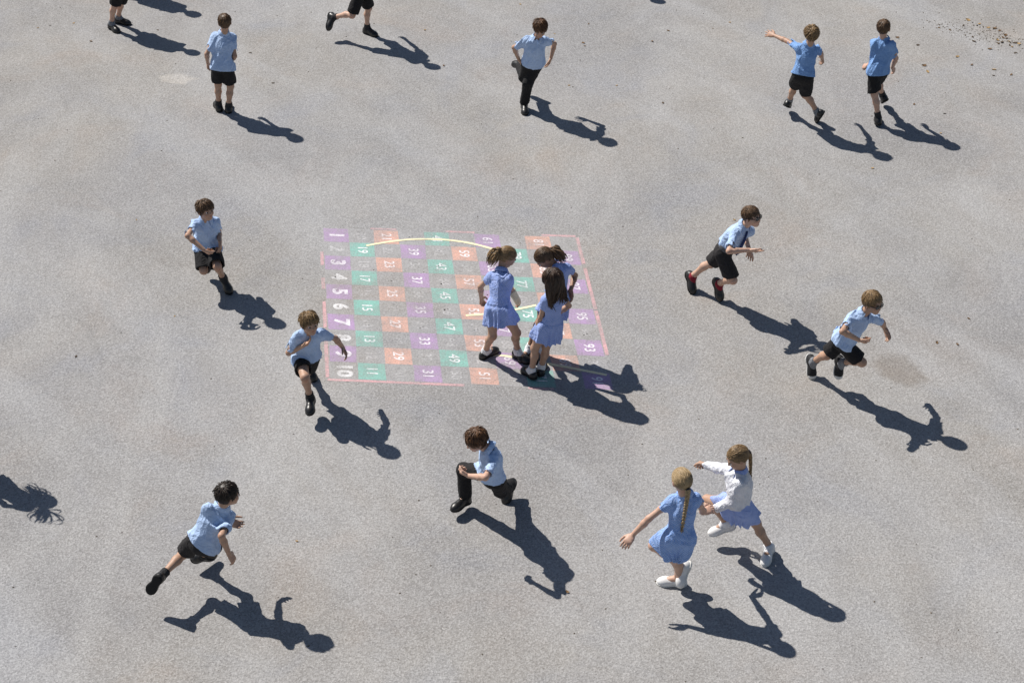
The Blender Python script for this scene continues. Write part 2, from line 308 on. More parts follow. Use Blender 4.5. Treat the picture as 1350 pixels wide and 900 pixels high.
# ------------------------------------------------------------------ people
JN = ['head', 'neck', 'pelvis', 'lsh', 'rsh', 'lel', 'rel', 'lwr', 'rwr', 'lha', 'rha', 'lhip', 'rhip', 'lkn', 'rkn', 'lan', 'ran', 'lto', 'rto']
POSES = {
    'A': [[-4.635,21.646,1.072],[-4.732,21.689,0.983],[-4.767,21.671,0.615],[-4.689,21.781,0.917],[-4.806,21.605,0.937],[-4.847,21.847,0.775],[-4.958,21.628,0.776],[-4.822,21.865,0.58],[-4.949,21.601,0.581],[-4.796,21.854,0.519],[-4.921,21.591,0.521],[-4.753,21.743,0.608],[-4.82,21.619,0.622],[-4.853,21.775,0.34],[-4.907,21.648,0.35],[-4.936,21.885,0.081],[-4.993,21.72,0.079],[-4.807,21.851,0.022],[-4.904,21.618,0.022]],
    'B': [[-4.833,22.791,1.152],[-4.918,22.85,1.059],[-4.933,22.845,0.69],[-4.874,22.948,1.001],[-5.004,22.781,1.009],[-4.943,22.959,0.79],[-5.075,22.781,0.798],[-4.98,22.967,0.596],[-5.123,22.779,0.607],[-4.992,22.97,0.531],[-5.138,22.777,0.542],[-4.902,22.912,0.686],[-4.987,22.796,0.691],[-4.985,22.914,0.411],[-5.058,22.8,0.413],[-5.111,22.918,0.147],[-5.184,22.8,0.149],[-5.027,22.915,0.026],[-5.102,22.789,0.027]],
    'C': [[-3.214,19.503,1.125],[-3.237,19.523,0.989],[-3.272,19.44,0.632],[-3.352,19.52,0.951],[-3.148,19.568,0.921],[-3.439,19.443,0.763],[-3.131,19.469,0.724],[-3.459,19.557,0.604],[-3.196,19.603,0.595],[-3.458,19.537,0.532],[-3.195,19.614,0.528],[-3.342,19.418,0.639],[-3.201,19.422,0.626],[-3.353,19.49,0.36],[-3.212,19.479,0.344],[-3.379,19.543,0.075],[-3.262,19.511,0.06],[-3.428,19.672,0.026],[-3.278,19.655,0.025]],
    'D': [[-1.702,21.272,1.084],[-1.733,21.374,0.998],[-1.82,21.426,0.642],[-1.695,21.476,0.944],[-1.818,21.304,0.949],[-1.734,21.649,0.81],[-1.854,21.453,0.788],[-1.745,21.76,0.648],[-1.858,21.551,0.617],[-1.749,21.796,0.591],[-1.854,21.582,0.558],[-1.791,21.492,0.643],[-1.856,21.364,0.64],[-1.766,21.552,0.364],[-1.953,21.33,0.372],[-1.8,21.594,0.077],[-2.193,21.468,0.281],[-1.691,21.511,0.023],[-2.25,21.402,0.162]],
    'E': [[0.313,19.391,1.103],[0.269,19.406,0.974],[0.239,19.528,0.627],[0.37,19.459,0.932],[0.157,19.442,0.941],[0.481,19.608,0.81],[0.023,19.544,0.796],[0.445,19.641,0.619],[0.078,19.601,0.615],[0.419,19.641,0.558],[0.117,19.612,0.562],[0.311,19.529,0.619],[0.168,19.513,0.625],[0.182,19.522,0.363],[0.142,19.642,0.37],[0.143,19.578,0.079],[0.095,19.93,0.372],[0.151,19.442,0.026],[0.023,20.05,0.329]],
    'G': [[3.298,19.114,1.163],[3.284,19.147,1.03],[3.242,19.084,0.669],[3.169,19.151,0.989],[3.377,19.177,0.958],[3.072,19.349,0.967],[3.456,19.34,0.83],[2.945,19.5,0.964],[3.506,19.471,0.692],[2.894,19.544,0.958],[3.523,19.514,0.643],[3.176,19.113,0.67],[3.31,19.059,0.664],[3.195,19.285,0.441],[3.3,19.164,0.397],[3.167,19.421,0.185],[3.464,19.201,0.159],[3.181,19.528,0.085],[3.479,19.265,0.028]],
    'H': [[4.128,19.329,1.137],[4.15,19.341,1.002],[4.112,19.269,0.644],[4.036,19.324,0.965],[4.236,19.26,0.971],[4.074,19.314,0.747],[4.306,19.321,0.771],[4.02,19.445,0.611],[4.301,19.426,0.606],[3.988,19.5,0.591],[4.343,19.45,0.559],[4.047,19.237,0.653],[4.183,19.275,0.63],[4.093,19.223,0.37],[4.154,19.468,0.42],[4.161,19.192,0.088],[4.265,19.575,0.172],[4.181,19.32,0.022],[4.304,19.669,0.067]],
    'I': [[-2.934,15.667,0.958],[-2.95,15.726,0.831],[-2.989,15.827,0.468],[-2.856,15.783,0.773],[-3.063,15.718,0.781],[-2.872,15.9,0.579],[-3.097,15.494,0.774],[-2.832,15.702,0.578],[-2.944,15.416,0.667],[-2.838,15.728,0.514],[-2.929,15.465,0.621],[-2.916,15.831,0.46],[-3.06,15.847,0.48],[-2.856,15.551,0.397],[-3.004,15.614,0.313],[-2.84,15.721,0.152],[-3.032,15.902,0.237],[-2.782,15.664,0.026],[-3.033,15.949,0.094]],
    'J': [[-1.761,13.672,0.993],[-1.782,13.747,0.876],[-1.835,13.869,0.522],[-1.683,13.785,0.814],[-1.893,13.725,0.826],[-1.572,13.919,0.667],[-1.975,13.764,0.619],[-1.521,14.018,0.499],[-1.84,13.683,0.747],[-1.499,13.953,0.495],[-1.783,13.683,0.788],[-1.763,13.856,0.506],[-1.908,13.853,0.525],[-1.851,13.994,0.263],[-1.822,13.574,0.491],[-1.902,14.259,0.136],[-1.801,13.662,0.206],[-1.827,14.198,0.022],[-1.797,13.526,0.143]],
    'K': [[-0.044,14.693,1.036],[-0.096,14.63,0.93],[-0.118,14.485,0.601],[-0.199,14.638,0.873],[-0.019,14.543,0.907],[-0.291,14.721,0.695],[-0.007,14.64,0.713],[-0.286,14.798,0.519],[0.049,14.717,0.546],[-0.284,14.824,0.459],[0.064,14.749,0.491],[-0.189,14.491,0.6],[-0.054,14.456,0.606],[-0.182,14.466,0.321],[0.039,14.485,0.343],[-0.253,14.575,0.068],[0.05,14.574,0.072],[-0.153,14.668,0.025],[0.149,14.483,0.025]],
    'L': [[0.293,14.672,1.04],[0.413,14.679,0.973],[0.416,14.598,0.614],[0.514,14.715,0.914],[0.367,14.569,0.951],[0.584,14.84,0.744],[0.369,14.646,0.743],[0.541,14.651,0.707],[0.33,14.659,0.551],[0.536,14.679,0.646],[0.266,14.641,0.543],[0.481,14.628,0.604],[0.348,14.575,0.615],[0.363,14.612,0.344],[0.24,14.593,0.35],[0.261,14.626,0.07],[0.164,14.626,0.07],[0.219,14.493,0.025],[0.088,14.509,0.025]],
    'M': [[0.358,14.237,1.087],[0.363,14.247,0.956],[0.344,14.2,0.611],[0.293,14.165,0.918],[0.462,14.273,0.903],[0.259,14.179,0.712],[0.516,14.362,0.722],[0.21,14.218,0.537],[0.386,14.393,0.592],[0.193,14.24,0.48],[0.349,14.405,0.542],[0.279,14.18,0.614],[0.403,14.232,0.599],[0.209,14.218,0.354],[0.313,14.258,0.343],[0.182,14.245,0.08],[0.27,14.308,0.075],[0.11,14.347,0.022],[0.293,14.436,0.026]],
    'N': [[2.249,15.335,1.082],[2.194,15.38,0.96],[2.026,15.463,0.632],[2.275,15.431,0.88],[2.096,15.314,0.922],[2.222,15.605,0.744],[2.032,15.113,0.838],[2.265,15.424,0.667],[2.228,15.158,0.823],[2.27,15.466,0.612],[2.294,15.162,0.804],[2.073,15.518,0.618],[1.993,15.395,0.63],[1.932,15.624,0.383],[2.12,15.348,0.369],[1.778,15.749,0.16],[2.021,15.566,0.19],[1.784,15.679,0.026],[2.039,15.523,0.047]],
    'O': [[3.153,13.855,1.088],[3.093,13.881,0.966],[2.962,13.961,0.626],[3.18,13.927,0.895],[2.978,13.862,0.93],[3.301,14.053,0.755],[2.878,13.662,0.914],[3.365,14.166,0.603],[3.037,13.7,0.801],[3.375,14.1,0.595],[3.096,13.718,0.772],[2.991,14.029,0.628],[2.907,13.912,0.635],[2.851,14.074,0.379],[3.124,13.86,0.451],[2.768,14.267,0.173],[2.993,14.076,0.3],[2.772,14.247,0.026],[2.978,14.072,0.153]],
    'P': [[-0.29,12.062,0.954],[-0.17,12.039,0.892],[-0.169,12.116,0.53],[-0.145,11.94,0.826],[-0.218,12.136,0.837],[-0.21,11.728,0.839],[-0.229,12.346,0.764],[-0.344,11.848,0.759],[-0.263,12.49,0.634],[-0.394,11.893,0.765],[-0.283,12.527,0.582],[-0.11,12.075,0.523],[-0.208,12.177,0.543],[-0.09,12.239,0.29],[-0.399,12.352,0.42],[-0.016,12.485,0.154],[-0.389,12.36,0.128],[-0.056,12.442,0.022],[-0.481,12.251,0.096]],
    'Q': [[-2.174,11.306,1.009],[-2.229,11.322,0.881],[-2.417,11.253,0.569],[-2.342,11.288,0.896],[-2.176,11.328,0.772],[-2.327,11.435,0.73],[-2.222,11.111,0.761],[-2.233,11.512,0.575],[-2.182,11.122,0.569],[-2.176,11.519,0.54],[-2.153,11.137,0.51],[-2.469,11.301,0.586],[-2.356,11.231,0.535],[-2.594,11.39,0.342],[-2.359,11.463,0.365],[-2.735,11.139,0.324],[-2.503,11.588,0.143],[-2.822,11.113,0.208],[-2.419,11.686,0.072]],
    'R': [[1.292,11.322,1.137],[1.328,11.331,1.002],[1.296,11.237,0.637],[1.217,11.308,0.952],[1.427,11.366,0.937],[1.056,11.276,0.795],[1.491,11.444,0.733],[0.937,11.274,0.633],[1.502,11.591,0.595],[0.903,11.215,0.62],[1.564,11.596,0.623],[1.224,11.219,0.646],[1.369,11.227,0.631],[1.119,11.385,0.427],[1.282,11.326,0.369],[1.335,11.369,0.221],[1.331,11.396,0.082],[1.334,11.336,0.075],[1.195,11.421,0.027]],
    'S': [[1.757,11.666,1.087],[1.783,11.68,0.954],[1.801,11.671,0.586],[1.791,11.569,0.905],[1.714,11.766,0.9],[1.746,11.608,0.691],[1.645,11.932,0.77],[1.617,11.681,0.561],[1.573,12.092,0.682],[1.581,11.722,0.523],[1.542,12.143,0.651],[1.845,11.614,0.587],[1.743,11.713,0.579],[1.963,11.739,0.357],[1.582,11.918,0.458],[2.091,11.768,0.096],[1.752,11.913,0.221],[2.049,11.647,0.026],[1.633,11.891,0.137]],
    'F': [[1.11,23.167,1.111],[1.086,23.274,1.028],[1.095,23.291,0.659],[1.146,23.365,0.977],[1.008,23.205,0.966],[1.109,23.533,0.836],[0.96,23.356,0.81],[1.1,23.639,0.67],[0.95,23.441,0.633],[1.101,23.673,0.612],[0.953,23.468,0.571],[1.139,23.348,0.661],[1.042,23.242,0.654],[1.117,23.445,0.392],[1.022,23.353,0.39],[1.071,23.585,0.14],[0.982,23.499,0.141],[1.112,23.503,0.025],[1.021,23.417,0.025]],
    'T': [[-4.662,13.039,1.058],[-4.742,12.961,0.988],[-4.741,12.959,0.633],[-4.798,13.046,0.932],[-4.704,12.866,0.933],[-4.885,13.052,0.738],[-4.777,12.805,0.743],[-4.835,13.078,0.557],[-4.737,12.809,0.558],[-4.806,13.083,0.5],[-4.712,12.821,0.5],[-4.781,13.015,0.631],[-4.707,12.899,0.632],[-4.789,12.969,0.36],[-4.763,12.93,0.364],[-4.847,13.001,0.087],[-4.802,12.859,0.095],[-4.744,13.076,0.025],[-4.68,12.868,0.025]],
}

def frame(left, up):      # rows: forward, left, up
    u = nrm(up); l = nrm(np.asarray(left) - u * (np.asarray(left) @ u)); return np.array([np.cross(l, u), l, u])
def tube(P, R, n=6, close=True):      # tapered tube through points
    P = np.asarray(P, float); V = []; F = []
    T = np.gradient(P, axis=0); ref = np.array([0.3, 0.2, 1.0])
    for i, p in enumerate(P):
        t = nrm(T[i]); a = nrm(np.cross(t, ref)); b = np.cross(t, a)
        for j in range(n):
            th = 2 * math.pi * j / n; V.append(p + R[i] * (a * math.cos(th) + b * math.sin(th)))
    for i in range(len(P) - 1):
        for j in range(n): F.append((i * n + j, i * n + (j + 1) % n, (i + 1) * n + (j + 1) % n, (i + 1) * n + j))
    if close: F.append(tuple(range(n - 1, -1, -1))); F.append(tuple((len(P) - 1) * n + j for j in range(n)))
    return np.array(V), F
class Bag:
    def __init__(s): s.V, s.F, s.A, s.n = [], [], [], 0
    def add(s, V, F, a=0.0):
        s.V.append(np.asarray(V)); s.F += [tuple(int(i) + s.n for i in f) for f in F]; s.n += len(V); s.A += [a] * len(V)
def locks(bag, rng, roots, paths, r0):       # flat tapered strands: 3-sided tubes
    for P in paths:
        m = len(P); R = [r0 * (0.75, 1.0, 0.8, 0.5, 0.12)[min(4, int(i * 5 / m))] * rng.uniform(0.9, 1.15) for i in range(m)]
        V, F = tube(P, R, 4, True); bag.add(V, F, float(np.clip(rng.normal(0.45, 0.28), 0, 1)))

EYE = {}
def eye_mesh():
    if 'me' in EYE: return EYE['me']
    V = []; F = []; nu, nv = 10, 7; fm = []
    for i in range(nv + 1):
        a = math.pi * i / nv
        for j in range(nu):
            b = 2 * math.pi * j / nu; V.append((math.cos(a), math.sin(a) * math.cos(b), math.sin(a) * math.sin(b)))
    for i in range(nv):
        for j in range(nu):
            F.append((i * nu + j, i * nu + (j + 1) % nu, (i + 1) * nu + (j + 1) % nu, (i + 1) * nu + j)); fm.append(1 if i < 2 else 0)
    me = bpy.data.meshes.new('eye'); me.from_pydata(V, [], F); me.materials.append(MT['eye']); me.materials.append(MT['iris'])
    me.polygons.foreach_set('material_index', fm); me.polygons.foreach_set('use_smooth', [True] * len(F)); me.update(); EYE['me'] = me
    return me

def person(key, label, spec):
    J = {n: np.array(p) for n, p in zip(JN, POSES[key])}
    rng = np.random.default_rng(spec.get('seed', sum(map(ord, key)) * 7))
    k = spec.get('h', 1.27) / 1.27
    base = np.array([*((J['lan'] + J['ran']) / 2)[:2], 0.0])
    root = empty('person', base); tag(root, label, 'person', 'schoolchildren on the playground')
    Z = np.array([0, 0, 1.0])
    up = nrm(J['neck'] - J['pelvis']); PF = frame(J['lhip'] - J['rhip'], up); CF = frame(J['lsh'] - J['rsh'], up)
    # head frame: looks along azimuth/pitch given
    cf = CF[0]; haz = math.radians(spec['haz']) if 'haz' in spec else math.atan2(cf[1], cf[0]); hp = math.radians(spec.get('hp', 12))
    hf = np.array([math.cos(haz) * math.cos(hp), math.sin(haz) * math.cos(hp), -math.sin(hp)])
    hup0 = Z + np.array([math.cos(haz), math.sin(haz), 0]) * math.tan(hp) ; roll = spec.get('hroll', 0)
    hl = nrm(np.cross(Z, hf)); hu = np.cross(hf, hl)
    hl, hu = hl * math.cos(roll) + hu * math.sin(roll), hu * math.cos(roll) - hl * math.sin(roll)
    HF = np.array([hf, hl, hu]); H = J['head'] + hu * 0.0
    hs = k ** 0.5 * spec.get('hs', 0.905)
    def hp_(x, y, z): return H + hs * (x * hf + y * hl + z * hu)
    fl = []       # flush spots (centre, radius, amount)
    # ---------------- body
    B = []
    B.append(Ell(J['pelvis'] + PF[2] * 0.02 * k, PF, np.array([0.064, 0.086, 0.090]) * k))
    B.append(Cone(J['pelvis'] + PF[2] * 0.06 * k, J['pelvis'] + CF[2] * 0.20 * k, 0.068 * k, 0.070 * k, flat=(CF[0], 0.82), k=0.04))
    B.append(Ell(J['pelvis'] + CF[2] * 0.235 * k + CF[0] * 0.004, CF, np.array([0.062, 0.080, 0.115]) * k, k=0.04))
    B.append(Cone(J['lsh'] * 0.86 + J['rsh'] * 0.14 - CF[2] * 0.02, J['rsh'] * 0.86 + J['lsh'] * 0.14 - CF[2] * 0.02, 0.024 * k, 0.024 * k, k=0.04))
    nb = J['neck'] * 0.85 + J['pelvis'] * 0.15
    B.append(Cone(nb, hp_(-0.02, 0, -0.05), 0.042 * k, 0.038 * k, k=0.03))
    # head: cranium, face, jaw, chin, nose, brow, ears, cheeks, lips
    HB = [Ell(hp_(-0.012, 0, 0.022), HF, np.array([0.092, 0.071, 0.085]) * hs), Ell(hp_(0.030, 0, -0.030), HF, np.array([0.054, 0.055, 0.072]) * hs, k=0.03),
          Ell(hp_(0.056, 0, -0.082), HF, np.array([0.022, 0.024, 0.018]) * hs, k=0.025), Cone(hp_(0.080, 0, 0.002), hp_(0.094, 0, -0.026), 0.007 * hs, 0.0115 * hs, k=0.012),
          Cone(hp_(0.072, 0.030, 0.016), hp_(0.072, -0.030, 0.016), 0.010 * hs, 0.010 * hs, k=0.015)]
    for s in (1, -1):
        HB.append(Ell(hp_(-0.008, 0.075 * s, -0.012), frame(hl + 0.35 * s * hf * -1, hu), np.array([0.019, 0.007, 0.030]) * hs, k=0.006))
        HB.append(Ell(hp_(0.056, 0.032 * s, -0.030), HF, np.array([0.024, 0.022, 0.022]) * hs, k=0.02))
        HB.append(Ell(hp_(0.093, 0.029 * s, -0.003), HF, np.array([0.014, 0.014, 0.010]) * hs, k=0.010, op='sub'))
        fl.append((hp_(-0.01, 0.08 * s, -0.012), 0.03, 0.45)); fl.append((hp_(0.07, 0.04 * s, -0.035), 0.03, 0.35))
    HB.append(Cone(hp_(0.080, 0.016, -0.053), hp_(0.080, -0.016, -0.053), 0.0065 * hs, 0.0065 * hs, k=0.006)); fl.append((hp_(0.086, 0, -0.053), 0.020, 0.9)); fl.append((hp_(0.1, 0, -0.03), 0.014, 0.4))
    B += HB
    hands = {}
    for s, m in (('l', 1), ('r', -1)):
        sh, el, wr, ha = J[s + 'sh'] * 0.94 + J['neck'] * 0.06 - CF[2] * 0.012, J[s + 'el'], J[s + 'wr'], J[s + 'ha']
        B.append(Ell(sh, CF, np.array([0.024, 0.024, 0.024]) * k, k=0.03))
        B.append(Cone(sh, sh + (el - sh) * 0.45, 0.022 * k, 0.0245 * k, k=0.02)); B.append(Cone(sh + (el - sh) * 0.45, el, 0.0245 * k, 0.026 * k, k=0.02))
        B.append(Cone(el, el + (wr - el) * 0.3, 0.026 * k, 0.0275 * k, k=0.015)); B.append(Cone(el + (wr - el) * 0.3, wr, 0.0275 * k, 0.0190 * k, k=0.015))
        fl.append((el, 0.045, 0.25))
        d = nrm(nrm(ha - wr) * 0.7 + 0.3 * nrm(wr - el)); T = CF[0] + 0.9 * CF[2]; T = spec.get(s + 'thumb', T); T = nrm(T - d * (T @ d)); nn = np.cross(d, T) * m
        g = k * 1.12; RH = np.array([d, T, nn])
        B.append(Ell(wr + d * 0.036 * g, RH, np.array([0.042, 0.031, 0.0145]) * g, k=0.014))
        B.append(Cone(wr + d * 0.058 * g + T * 0.020 * g, wr + d * 0.055 * g - T * 0.020 * g, 0.0115 * g, 0.0105 * g, k=0.012))
        curl = spec.get(s + 'curl', 0.45); spread = spec.get(s + 'spread', 0.5 if curl > 0.3 else 1.0)
        for q, (off, L) in enumerate(((0.0235, 0.056), (0.008, 0.063), (-0.008, 0.058), (-0.0225, 0.046))):
            p = wr + (d * (0.062 - 0.0018 * abs(q - 1)) + T * off) * g; dd = nrm(d + T * off * 9 * spread); a = 0
            cu = curl * (1 + 0.12 * q) + rng.normal(0, 0.04); pr = p - dd * 0.012
            for seg, (fr, r) in enumerate(((0.44, 0.0076), (0.31, 0.0070), (0.25, 0.0062))):
                a += cu * (0.7, 1.1, 0.8)[seg]; e = p + (dd * math.cos(a) + nn * math.sin(a)) * L * fr * g
                B.append(Cone(p if seg else pr, e, r * g, (r - 0.0006) * g, k=0.004)); p = e
        tb = wr + (d * 0.016 + T * 0.022 + nn * 0.006) * g; t1 = tb + nrm(d * 0.75 + T * 0.75 + nn * 0.3) * 0.030 * g; t2 = t1 + nrm(d * 1.0 + T * (0.45 - 0.3 * curl) + nn * (0.2 + 0.5 * curl)) * 0.026 * g; t3 = t2 + nrm(d + T * (0.2 - 0.4 * curl) + nn * (0.3 + 0.7 * curl)) * 0.020 * g
        B += [Cone(tb, t1, 0.0125 * g, 0.0095 * g, k=0.010), Cone(t1, t2, 0.0090 * g, 0.0080 * g, k=0.004), Cone(t2, t3, 0.0080 * g, 0.0065 * g, k=0.004)]
        fl.append((wr + d * 0.06 * g, 0.05, 0.22)); hands[s] = (wr, d, T, nn)
        hip, kn, an = J[s + 'hip'] * 0.78 + J['pelvis'] * 0.22, J[s + 'kn'], J[s + 'an']
        B.append(Cone(hip, hip + (kn - hip) * 0.5, 0.060 * k, 0.053 * k, k=0.04)); B.append(Cone(hip + (kn - hip) * 0.5, kn, 0.053 * k, 0.040 * k, k=0.03))
        sd_ = nrm(an - kn); bk = nrm((kn + (hip - an) * 0) - (hip + an) / 2) if np.linalg.norm(kn - (hip + an) / 2) > 0.03 else PF[0]
        bk = nrm(bk - sd_ * (bk @ sd_)); ca = kn + (an - kn) * 0.32 - bk * 0.012 * k
        B += [Cone(kn, ca, 0.037 * k, 0.038 * k, k=0.02), Cone(ca, kn + (an - kn) * 0.85, 0.038 * k, 0.0245 * k, k=0.02), Cone(kn + (an - kn) * 0.8, an, 0.026 * k, 0.029 * k, k=0.02)]
        B.append(Ell(kn + bk * 0.012 * k, frame(np.cross(sd_, bk) + 1e-6, -sd_), np.array([0.033, 0.035, 0.040]) * k, k=0.02)); fl.append((kn + bk * 0.04, 0.055, 0.4))
        B.append(Cone(an, an + (J[s + 'to'] - an) * 0.95, 0.030 * k, 0.022 * k, k=0.02))
    V, Q = extract(B, 0.0052)
    A = np.zeros(len(V))
    for c, r, a in fl: A = np.maximum(A, a * np.exp(-((V - c) ** 2).sum(1) / (r * 0.7) ** 2))
    mesh_obj('body', V, Q, SK[spec.get('skin', 0)], root, base=base, attr=('flush', A))
    for s in (1, -1):
        e = bpy.data.objects.new('eye', eye_mesh()); col.objects.link(e); e.parent = root
        from mathutils import Matrix
        ml = Matrix([[*(HF[:, i] * 0.0125 * hs), 0] for i in range(3)] + [[0, 0, 0, 1]])
        ml.translation = Vector(hp_(0.0755, 0.029 * s, -0.003) - base); e.matrix_local = ml
    # ---------------- shoes and socks
    for s in 'lr':
        an, to, kn = J[s + 'an'], J[s + 'to'], J[s + 'kn']; v = nrm(to - an)
        lat = np.cross(nrm(kn - an), v)
        if to[2] < 0.045 and an[2] < 0.10: lat = lat * 0.3 + np.cross(Z, v)
        lat = nrm(lat - v * (lat @ v)); fu = np.cross(v, lat); th = math.atan2(0.045, 0.14)
        fd = v * math.cos(th) + fu * math.sin(th); fu = fu * math.cos(th) - v * math.sin(th); RS = np.array([fd, lat, fu])
        O = an - fu * 0.070 * k
        P = lambda x, y, z: O + k * (x * fd + y * lat + z * fu)
        sm = 'shoe' if spec.get('shoe', 'shoe') == 'mary' else spec.get('shoe', 'shoe')
        upper = MT[sm]; white = sm == 'wshoe' or spec.get('toecap')
        mary = spec.get('shoe') == 'mary' or spec.get('lowshoe')
        G = [Ell(P(-0.020, 0, 0.030), RS, np.array([0.043, 0.034, 0.044]) * k), Cone(P(-0.01, 0, 0.032), P(0.11, 0, 0.026), 0.036 * k, 0.034 * k, k=0.03),
             Ell(P(0.115, 0, 0.024), RS, np.array([0.062, 0.041, 0.034]) * k, k=0.03)]
        if not mary: G.append(Cone(P(0.0, 0, 0.05), P(0.002, 0, 0.080), 0.039 * k, 0.040 * k, k=0.02)); G.append(Ell(P(0.055, 0, 0.055), RS, np.array([0.045, 0.028, 0.022]) * k, k=0.02))
        G.append(Cut(P(0, 0, 0.0), -fu))
        if not mary: G.append(Cut(P(0, 0, 0.086), fu))
        else:
            G.append(Ell(P(0.035, 0, 0.075), RS, np.array([0.058, 0.026, 0.040]) * k, k=0.006, op='sub'))
            G.append(Cone(P(0.035, 0.030, 0.040), P(0.035, 0, 0.066), 0.007, 0.007, k=0.004)); G.append(Cone(P(0.035, 0, 0.066), P(0.035, -0.030, 0.040), 0.007, 0.007, k=0.004))
        V, Q = extract(G, 0.0055); so = mesh_obj('shoe', V, Q, upper, root, base=base)
        G = [Ell(P(-0.020, 0, 0.02), RS, np.array([0.047, 0.038, 0.044]) * k), Cone(P(-0.01, 0, 0.022), P(0.11, 0, 0.022), 0.038 * k, 0.038 * k, k=0.03),
             Ell(P(0.115, 0, 0.018), RS, np.array([0.066, 0.045, 0.034]) * k, k=0.03), Cut(P(0, 0, -0.004), -fu), Cut(P(0, 0, 0.014), fu)]
        V, Q = extract(G, 0.006); mesh_obj('sole', V, Q, MT['wsole' if white else 'sole'], so, base=base)
        if spec.get('toecap'):
            G = [Ell(P(0.135, 0, 0.026), RS, np.array([0.046, 0.042, 0.033]) * k), Cut(P(0.125, 0, 0), -fd), Cut(P(0, 0, 0), -fu)]
            V, Q = extract(G, 0.006); mesh_obj('toe_cap', V, Q, MT['wsole'], so, base=base)
            for i in range(5):
                a, b = P(0.045 + 0.014 * i, 0.018, 0.074 - 0.006 * i), P(0.045 + 0.014 * i, -0.018, 0.074 - 0.006 * i)
                Vt, Ft = tube([a, (a + b) / 2 + fu * 0.004, b], [0.004] * 3, 5); mesh_obj('lace', Vt, Ft, MT['wsole'], so, base=base)
        sk = spec.get('sock')
        if sk:
            L = spec.get('sockl', 0.07); sdv = nrm(kn - an); e = an + sdv * L
            G = [Cone(an - fu * 0.02, an, 0.037 * k, 0.036 * k), Cone(an, e, 0.036 * k, (0.037 + 0.03 * L) * k, k=0.015), Cut(e, sdv)]
            G.append(Cone(an + fd * 0.012, P(0.080, 0, 0.040 if mary else 0.046), 0.036 * k, 0.024 * k, k=0.02))
            V, Q = extract(G, 0.0055, folds(rng, 0.0015, 0.02)); mesh_obj('sock', V, Q, MT[sk], root, base=base)
    # ---------------- lower clothes
    low = spec.get('low', 'shorts'); lm = MT[spec.get('lowmat', 'black')]
    if low in ('shorts', 'trousers'):
        G = [Ell(J['pelvis'] + PF[2] * 0.015 * k, PF, np.array([0.082, 0.102, 0.10]) * k), Cone(J['pelvis'], J['pelvis'] + PF[2] * 0.07 * k, 0.092 * k, 0.088 * k, flat=(PF[0], 0.84), k=0.03)]
        G.append(Cut(J['pelvis'] + PF[2] * spec.get('waist', 0.085) * k, PF[2])); post = []
        for s in 'lr':
            hip, kn, an = J[s + 'hip'] * 0.78 + J['pelvis'] * 0.22, J[s + 'kn'], J[s + 'an']
            if low == 'shorts':
                f = spec.get('shortl', 0.86); e = hip + (kn - hip) * f; d = nrm(kn - hip)
                G.append(Cone(hip, e + d * 0.05, 0.070 * k, 0.078 * k, cuts=[(e, nrm(d + 0.10 * rng.normal(size=3)))], k=0.03))
                post.append(Cone(e - d * 0.03, e + d * 0.08, 0.058 * k, 0.062 * k, k=0.004, op='sub'))
            else:
                e = an + nrm(an - kn) * 0.0; d = nrm(an - kn)
                G.append(Cone(hip, kn, 0.076 * k, 0.060 * k, k=0.03)); G.append(Cone(kn, e + d * 0.06, 0.059 * k, 0.056 * k, cuts=[(an - d * 0.005, nrm(d + 0.08 * rng.normal(size=3)))], k=0.03))
                post.append(Cone(an - d * 0.03, an + d * 0.05, 0.042 * k, 0.047 * k, k=0.004, op='sub'))
        V, Q = extract(G + post, 0.006, folds(rng, 0.012, 0.08, None, 6)); mesh_obj(low, V, Q, lm, root, base=base)
    # ---------------- upper clothes
    top = spec.get('top', 'shirt'); tm = MT[spec.get('topmat', 'shirt')]
    loose = spec.get('loose', 0.010); down = nrm(J['pelvis'] - J['neck'])
    hem = spec.get('hem', 0.0) * k; pe = J['pelvis']
    cb = J['pelvis'] + CF[2] * 0.235 * k
    def torso(G, ex, hemr):
        G.append(Ell(cb, CF, (np.array([0.074, 0.089, 0.126])) * k + ex, k=0.04))
        G.append(Cone(J['lsh'] * 0.90 + J['rsh'] * 0.10 - CF[2] * 0.016, J['rsh'] * 0.90 + J['lsh'] * 0.10 - CF[2] * 0.016, 0.036 * k + ex * 0.5, 0.036 * k + ex * 0.5, k=0.05))
        G.append(Cone(pe + CF[2] * 0.20 * k, pe + PF[2] * 0.05 * k, 0.092 * k + ex, hemr, flat=(CF[0], 0.84), k=0.05))
        G.append(Cone(nb, J['neck'] * 0.72 + hp_(-0.02, 0, -0.05) * 0.28, 0.050 * k, 0.046 * k, k=0.03))
    def sleeves(G, post, f, r1, r2, ex=0.0):
        for s in 'lr':
            sh, el, wr = J[s + 'sh'] * 0.94 + J['neck'] * 0.06 - CF[2] * 0.012, J[s + 'el'], J[s + 'wr']; d = nrm(el - sh)
            if f <= 1.0:
                e = sh + (el - sh) * f
                G.append(Cone(sh - d * 0.005, e + d * 0.05, r1 * k, r2 * k, cuts=[(e, nrm(d + 0.12 * rng.normal(size=3)))], k=0.05))
                post.append(Cone(e - d * 0.03, e + d * 0.07, (r2 - 0.008) * k, (r2 - 0.002) * k, k=0.003, op='sub'))
            else:
                d2 = nrm(wr - el); e = wr - d2 * 0.005
                G.append(Cone(sh, el, r1 * k, r2 * k, k=0.035)); G.append(Cone(el, e + d2 * 0.05, r2 * k, r2 * 0.82 * k, cuts=[(e, d2)], k=0.03))
                post.append(Cone(e - d2 * 0.02, e + d2 * 0.07, 0.026 * k, 0.030 * k, k=0.003, op='sub'))
    neckcut = Cone(J['neck'] * 0.80 + hp_(-0.02, 0, -0.05) * 0.20, hp_(0.0, 0, -0.02), 0.044 * k, 0.075 * k, k=0.008, op='sub')
